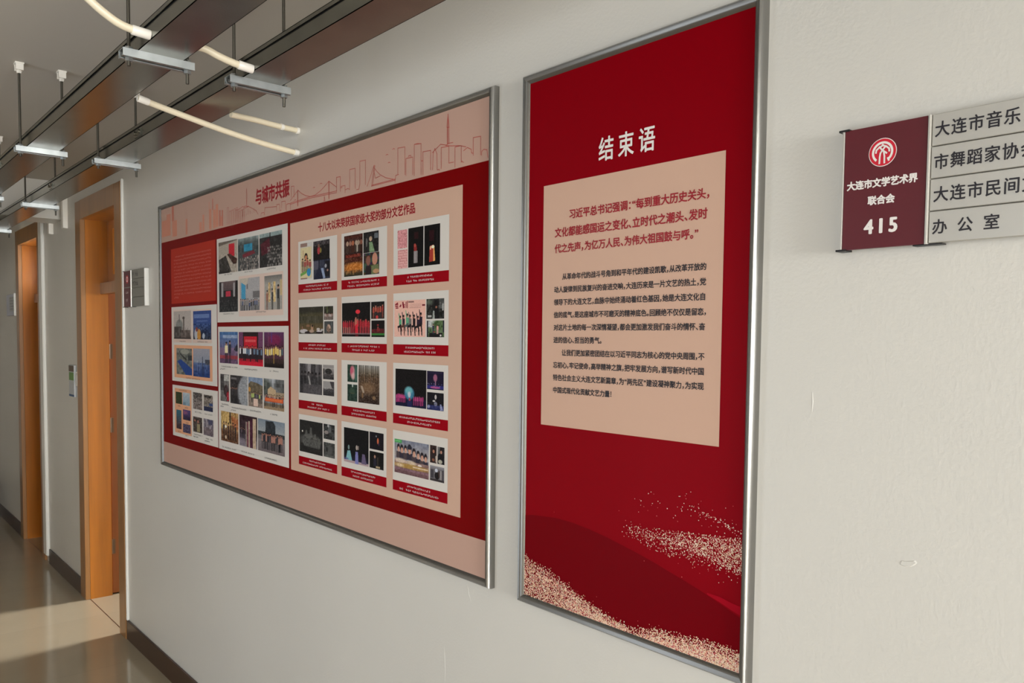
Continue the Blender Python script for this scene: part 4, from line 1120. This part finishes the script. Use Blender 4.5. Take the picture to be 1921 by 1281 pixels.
# ------------------------------------------------------------------ office signs
def sign_shell(x0, x1, xm, z0, z1, root, face_r, plate=True):
    """slim sign of curved aluminium rails: plate left of xm, slats right of it, standing 20 mm off the wall"""
    y = -.020
    for x, wd in ((x0, .006), (xm, .006)):
        b = MB()
        prof = [(0, -.002), (0, y + .004), (wd * .3, y - .0015), (wd * .7, y - .0015), (wd, y + .004), (wd, -.002)]
        n = len(prof)
        b.add([(x + a, yy, z) for z in (z0, z1) for a, yy in prof], [(i, i + 1, n + i + 1, n + i) for i in range(n - 1)] + [tuple(range(n - 1, -1, -1)), tuple(range(n, 2 * n))])
        b.build('sign_rail', M['alu_sign'], root, True)
    b = MB().box(x1 - .010, x1, y - .001, 0, z0, z1, bevel=.002)
    b.build('end_cap', M['white'], root, label='white end cap')
    for z in (z0, z1):
        MB().box(x0 - .004, x0 + .012, y - .002, -.001, z - .0015, z + .0015).build('corner_clip', M['black'], root)
    MB().box(xm - .016, xm + .024, y + .003, -.001, z0 - .0012, z0 + .0004).build('corner_clip', M['black'], root)
    MB().box(x0 + .004, x1 - .004, -.012, -.001, z0 + .003, z1 - .003).build('back_plate', M['alu_dim'], root)
    return y


sg = empty('office_sign', (-.46, 0, 1.742))
tag(sg, 'large maroon and silver office sign numbered 415 beside the tall red poster', 'sign')
sy = sign_shell(-.6190, -.3000, -.4930, 1.7420, 1.9240, sg, None)
mp = MB().box(-.6135, -.4925, sy, -.012, 1.7425, 1.9235)
plate = mp.build('maroon_plate', M['maroon'], sg)
em = MB()
ex, ez, er = -.5555, 1.8825, .0208
em.disc(ex, ez, er, sy - .0003, 0)
em.disc(ex, ez, er * .95, sy - .0005, 1)
em.disc(ex, ez, er * .76, sy - .0007, 0, 40, er * .60, -52, 232)
e = lambda a, b: (ex + er * a, ez + er * b)
em.line([e(-.47, .02), e(-.44, .20), e(-.25, .36), e(-.06, .44), e(0, .52), e(.10, .44), e(.28, .36), e(.46, .20), e(.48, .02)], sy - .0007, er * .12, 0)
em.line([e(-.22, .40), e(-.02, .16), e(.20, -.02), e(.30, -.10)], sy - .0009, er * .12, 0)
em.line([e(.22, .40), e(0, .14), e(-.14, -.05), e(-.18, -.30), e(-.20, -.76)], sy - .0009, er * .12, 0)
em.line([e(.10, .02), e(.15, -.3), e(.16, -.76)], sy - .0009, er * .12, 0)
em.line([e(.46, -.62), e(.40, -.46)], sy - .0007, er * .13, 0)
em.build('emblem', [M['white_ink'], M['emblem']], plate)
t = MB()
write(t, '大连市文学艺术界', -.6075, -.5045, 1.8385, sy - .0004, 0.045, .0136)
write(t, '联合会', -.5745, -.5365, 1.8130, sy - .0004, 0.045, .0136)
load_glyphs('415')
for ch, xc in zip('415', (-.5730, -.5545, -.5365)):
    v, f = _glyphs[ch]
    x_m = (v[:, 0].min() + v[:, 0].max()) / 2
    z_m, h_ = v[:, 1].min(), np.ptp(v[:, 1])
    for k, (dx, dz) in enumerate(WEIGHT):
        t.add([(xc + (a - x_m) / h_ * .0185 + dx * .0013, sy - .0004 - k * .00002, 1.7643 + (b - z_m) / h_ * .0205 + dz * .0008) for a, b in v], f)
t.build('plate_lettering', M['white_ink'], plate)
ROWS = [('大连市音乐', -.4815, -.3770, 0), ('市舞蹈家协会', -.4815, -.3560, 0), ('大连市民间文', -.4805, -.3520, 0), ('办公室', -.4805, -.3970, .5)]
for i, (tx, xa, xb, gp) in enumerate(ROWS):
    z1 = 1.9240 - i * .0455
    b = MB().box(-.4868, -.3105, sy + .0015, -.011, z1 - .0442, z1, bevel=.0008)
    slat = b.build('sign_slat', M['alu_sign'], sg)
    t = MB()
    write(t, tx, xa, xb, z1 - .0225, sy + .0011, 0.018, .0225 if i < 3 else .0215, gap=.08 if gp == 0 else .62)
    t.build('slat_lettering', M['ink'], slat)

sg = empty('office_sign', (-4.24, 0, 1.742))
tag(sg, 'small maroon and grey door sign between the nearer wooden door and the exhibition board', 'sign')
y = sign_shell(-4.415, -4.062, -4.288, 1.742, 1.922, sg, None)
mp = MB().box(-4.409, -4.288, y, -.012, 1.7425, 1.9215)
plate = mp.build('maroon_plate', M['maroon'], sg)
t = MB()
t.rect(-4.405, -4.293, 1.836, 1.842, y - .0004, 1)
t.disc(-4.346, 1.880, .021, y - .0004, 2, 28)
t.disc(-4.346, 1.880, .014, y - .0006, 0, 28, .008)
scribble(t, -4.372, -4.322, 1.814, .012, y - .0004, 0, .014)
scribble(t, -4.372, -4.322, 1.775, .018, y - .0004, 0, .018)
t.build('plate_print', [M['white_ink'], M['alu_dim'], M['emblem']], plate)
for i in range(4):
    z1 = 1.922 - i * .045
    slat = MB().box(-4.2815, -4.073, y + .0015, -.011, z1 - .0437, z1, bevel=.0008).build('sign_slat', M['alu_dim'], sg)
    if i < 2:
        t = MB()
        scribble(t, -4.262, -4.170, z1 - .022, .022, y + .0011, 0, .022)
        t.build('slat_lettering', M['ink'], slat)

sg = empty('office_sign', (-7.50, 0, 1.742))
tag(sg, 'pale paper-faced sign with white edge on the dark wall beyond the far door', 'sign')
MB().box(-7.690, -7.345, -.018, 0, 1.747, 1.915, bevel=.002).build('back_plate', M['paper_blue'], sg)
MB().box(-7.345, -7.333, -.024, 0, 1.742, 1.920, bevel=.002).build('end_cap', M['white'], sg, label='white end cap')
b = MB()
b.rect(-7.56, -7.36, 1.78, 1.895, -.0185, 0)
for i in range(5):
    scribble(b, -7.54, -7.38, 1.885 - i * .022, .012, -.0188, 1, .013)
b.build('notice_sheet', [M['grey'], M['ink']], sg, label='printed notice sheet')

# ------------------------------------------------------------------ small things on the wall by the nearer door
pl = empty('wall_placard', (-5.555, 0, 1.215))
tag(pl, 'narrow grey and green placard on the wall left of the nearer wooden door', 'placard')
MB().box(-5.620, -5.490, -.016, 0, 1.215, 1.412, bevel=.002).build('holder', M['grey'], pl)
MB().box(-5.616, -5.494, -.0175, -.0155, 1.372, 1.408).build('header_strip', M['steel'], pl)
MB().box(-5.612, -5.498, -.0170, -.0155, 1.318, 1.366).build('green_label', M['green'], pl)
MB().box(-5.616, -5.494, -.0175, -.0155, 1.218, 1.230).build('foot_strip', M['blue'], pl)
sw = empty('light_switch', (-5.447, 0, 1.287))
tag(sw, 'white light switch between the grey placard and the nearer door frame', 'light switch')
MB().box(-5.482, -5.414, -.009, 0, 1.285, 1.373, bevel=.002).build('switch_plate', M['pvc_w'], sw)
MB().box(-5.474, -5.422, -.013, -.009, 1.297, 1.361, bevel=.0015).build('rocker', M['white'], sw)
bn = empty('storage_bin', (-8.25, -.2, 0))
tag(bn, 'slate blue plastic bin standing on the floor at the far left', 'bin')
v0, v1 = .16, .19
b = MB()
vv, ff = [], []
for z, r_ in ((0, .13), (.30, .16), (.32, .175), (.32, .15), (.03, .12)):
    vv += [(-8.25 + r_ * math.cos(a * math.pi / 12), -.2 + r_ * math.sin(a * math.pi / 12), z) for a in range(24)]
for k in range(4):
    for a in range(24):
        c_ = (a + 1) % 24
        ff.append((k * 24 + a, k * 24 + c_, k * 24 + 24 + c_, k * 24 + 24 + a))
ff += [tuple(range(23, -1, -1)), tuple(range(96, 120))]
b.add(vv, ff)
b.build('bin_body', M['bin'], bn, True)

for loc, z0, z1, lab in (((-5.700, -5.655), 2.262, CEIL, 'white cable trunking on the wall between nearer door and ceiling beam'), ((-6.095, -6.052), 2.262, 2.45, 'short white trunking on the wall just behind the ceiling beam')):
    tk = empty('cable_trunking', (sum(loc) / 2, 0, z0))
    tag(tk, lab, 'cable trunking')
    MB().box(loc[0], loc[1], -.020, 0, z0, z1).build('trunking_base', M['pvc_w'], tk)
    MB().box(loc[0] - .001, loc[1] + .001, -.028, -.008, z0 + .001, z1 - .001, bevel=.002).build('trunking_cover', M['pvc_w'], tk)

# ------------------------------------------------------------------ cable trays
TZ0, TZ1 = 2.2735, 2.3205
TRAYS = {'out': (-.625, -.519), 'wall': (-.3616, -.2538)}


def tray(key, x0, x1, label):
    y0, y1 = TRAYS[key]
    root = empty('cable_tray', ((x0 + x1) / 2, (y0 + y1) / 2, TZ0))
    tag(root, label, 'cable tray')
    t_ = .0016
    b = MB()
    b.box(x0, x1, y0, y1, TZ0, TZ0 + t_)
    b.box(x0, x1, y0, y0 + t_, TZ0, TZ1 - .012)
    b.box(x0, x1, y1 - t_, y1, TZ0, TZ1 - .012)
    b.build('tray_channel', M['zinc'], root)
    c = MB()
    c.box(x0, x1, y0 - .004, y1 + .004, TZ1 - .0016, TZ1)
    c.box(x0, x1, y0 - .004, y0 - .0024, TZ1 - .0095, TZ1)
    c.box(x0, x1, y1 + .0024, y1 + .004, TZ1 - .0095, TZ1)
    c.build('tray_cover', M['zinc'], root)
    d = MB()   # black strip standing in for shade in the gap under the cover's lip
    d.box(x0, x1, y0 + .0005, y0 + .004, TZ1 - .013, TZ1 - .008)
    d.build('slot_shade', M['black'], root)
    for xj in ((-2.965, -4.30) if key == 'wall' else (-3.94, -1.1)):
        j = MB()
        j.box(xj - .035, xj + .035, y0 - .003, y0, TZ0 + .006, TZ1 - .016)
        for q_ in (-.022, .022):
            j.tube([(xj + q_, y0 - .003, TZ0 + .022), (xj + q_, y0 - .009, TZ0 + .022)], .007, 8)
        j.build('joint_plate', M['zinc'], root)
    return root


tray('out', X_FAR, 3.6, 'galvanised cable tray running farther out from the wall, at upper left')
tray('wall', X_FAR, 3.6, 'galvanised cable tray running closest to the right wall')


def hanger(key, x, label):
    y0, y1 = TRAYS[key]
    ya, yb = y0 - .034, y1 + .026
    root = empty('trapeze_hanger', (x, (y0 + y1) / 2, TZ0 - .018))
    tag(root, label, 'pipe hanger', 'strut hangers under the cable trays')
    z0, z1, hw, t_ = TZ0 - .0185, TZ0, .0185, .0020
    b = MB()       # slotted strut, open side down
    b.box(x - hw, x + hw, ya, yb, z1 - t_, z1)
    b.box(x - hw, x - hw + t_, ya, yb, z0, z1 - t_)
    b.box(x + hw - t_, x + hw, ya, yb, z0, z1 - t_)
    b.box(x - hw + t_, x - hw + .011, ya, yb, z0, z0 + t_)
    b.box(x + hw - .011, x + hw - t_, ya, yb, z0, z0 + t_)
    b.box(x - hw + .009, x - hw + .011, ya, yb, z0 + t_, z0 + .007)
    b.box(x + hw - .011, x + hw - .009, ya, yb, z0 + t_, z0 + .007)
    b.build('strut_channel', M['strut'], root)
    for yr, drop in ((ya + .018, .017), (yb - .012, .031)):
        r = MB().tube([(x, yr, z0 - drop), (x, yr, CEIL)], .0042, 8)
        rod = r.build('threaded_rod', M['rod'], root, True)
        n_ = MB()
        n_.tube([(x, yr, z0 + .001), (x, yr, z0 - .007)], .0095, 6)
        n_.tube([(x, yr, z1), (x, yr, z1 + .008)], .0095, 6)
        n_.build('nut', M['strut'], rod)
        a = MB()
        a.box(x - .018, x + .018, yr - .014, yr + .014, CEIL - .005, CEIL)
        a.box(x - .016, x - .011, yr - .012, yr + .012, CEIL - .026, CEIL - .005)
        a.box(x + .011, x + .016, yr - .012, yr + .012, CEIL - .026, CEIL - .005)
        a.tube([(x, yr, CEIL - .036), (x, yr, CEIL - .005)], .0085, 6)
        a.build('ceiling_anchor', M['pvc_w'], rod, label='white painted ceiling anchor')


for x, lab in ((-2.070, 'strut hanger with bright highlight under the outer tray, topmost in view'), (-3.382, 'strut hanger of the outer tray whose two rods show up to the ceiling'),
               (-4.694, 'strut hanger of the outer tray at the left picture edge near the ceiling beam')):
    hanger('out', x, lab)
for x, lab in ((-2.092, 'strut hanger under the wall tray, nearest the viewer'), (-3.412, 'strut hanger under the wall tray just in front of the nearer door'),
               (-4.805, 'strut hanger under the wall tray just in front of the ceiling beam'), (-6.134, 'farthest strut hanger of the wall tray, above the far door')):
    hanger('wall', x, lab)

# ------------------------------------------------------------------ conduits
def spline(pts, n=8):
    P_ = [Vector(p) for p in pts]
    P_ = [P_[0] * 2 - P_[1]] + P_ + [P_[-1] * 2 - P_[-2]]
    res = []
    for i in range(1, len(P_) - 2):
        for k in range(n):
            t_ = k / n
            a, b, c, d = P_[i - 1], P_[i], P_[i + 1], P_[i + 2]
            res.append(.5 * ((2 * b) + (c - a) * t_ + (2 * a - 5 * b + 4 * c - d) * t_ ** 2 + (3 * b - a - 3 * c + d) * t_ ** 3))
    return res + [P_[-2]]


def conduit(pts, label, couplings):
    root = empty('conduit_pipe', pts[-1])
    tag(root, label, 'pipe', 'cream conduits between trays and wall')
    sp = spline(pts)
    MB().tube(sp, .0088, 14).build('pipe_run', M['pvc'], root, True)
    for i0, i1, r in couplings:
        a, b = Vector(sp[0]), Vector(sp[-1])
        tot = len(sp) - 1
        seg = [sp[min(tot, max(0, round(i0 * tot)))], sp[min(tot, max(0, round(i1 * tot)))]]
        if i1 > 1:
            d_ = (sp[-1] - sp[-2]).normalized()
            seg[1] = sp[-1]
            seg[0] = sp[-1] - d_ * (i1 - 1)
        if i0 < 0:
            d_ = (sp[1] - sp[0]).normalized()
            seg[0] = sp[0]
            seg[1] = sp[0] + d_ * (-i0)
        v_ = seg[1] - seg[0]
        MB().tube([seg[0], seg[0] + v_ * .05, seg[0] + v_ * .95, seg[1]], [r * .94, r, r, r * .94], 14).build('coupling', M['pvc_w'], root, True, label='white coupling sleeve')


conduit([(-1.960, -2.40, 2.545), (-1.960, -1.10, 2.545), (-1.960, -.865, 2.470), (-1.960, -.782, 2.360), (-1.960, -.751, 2.327), (-1.960, -.701, 2.296), (-1.960, -.664, 2.286), (-1.960, -.6255, 2.283)],
        'cream pipe curving down from the ceiling into the outer tray', [(0, 1.040, .0110)])
conduit([(-2.021, -.5180, 2.305), (-2.016, -.478, 2.301), (-2.012, -.450, 2.291), (-2.011, -.409, 2.282), (-2.009, -.3622, 2.277)],
        'short cream pipe bending between the two trays', [(0, 1.038, .0110)])
conduit([(-2.440, -.5140, 2.268), (-2.450, -.451, 2.258), (-2.460, -.373, 2.246), (-2.475, -.255, 2.229), (-2.485, -.132, 2.214), (-2.494, -.001, 2.203)],
        'long cream pipe sloping from the outer tray to the wall above the board', [(0, .10, .0102), (0, 1.016, .0112)])
conduit([(-2.436, -.2490, 2.271), (-2.455, -.165, 2.274), (-2.475, -.092, 2.275), (-2.493, -.001, 2.276)],
        'shorter cream pipe reaching the wall higher up behind the wall tray', [(0, 1.010, .0112), (.76, .80, .0102)])
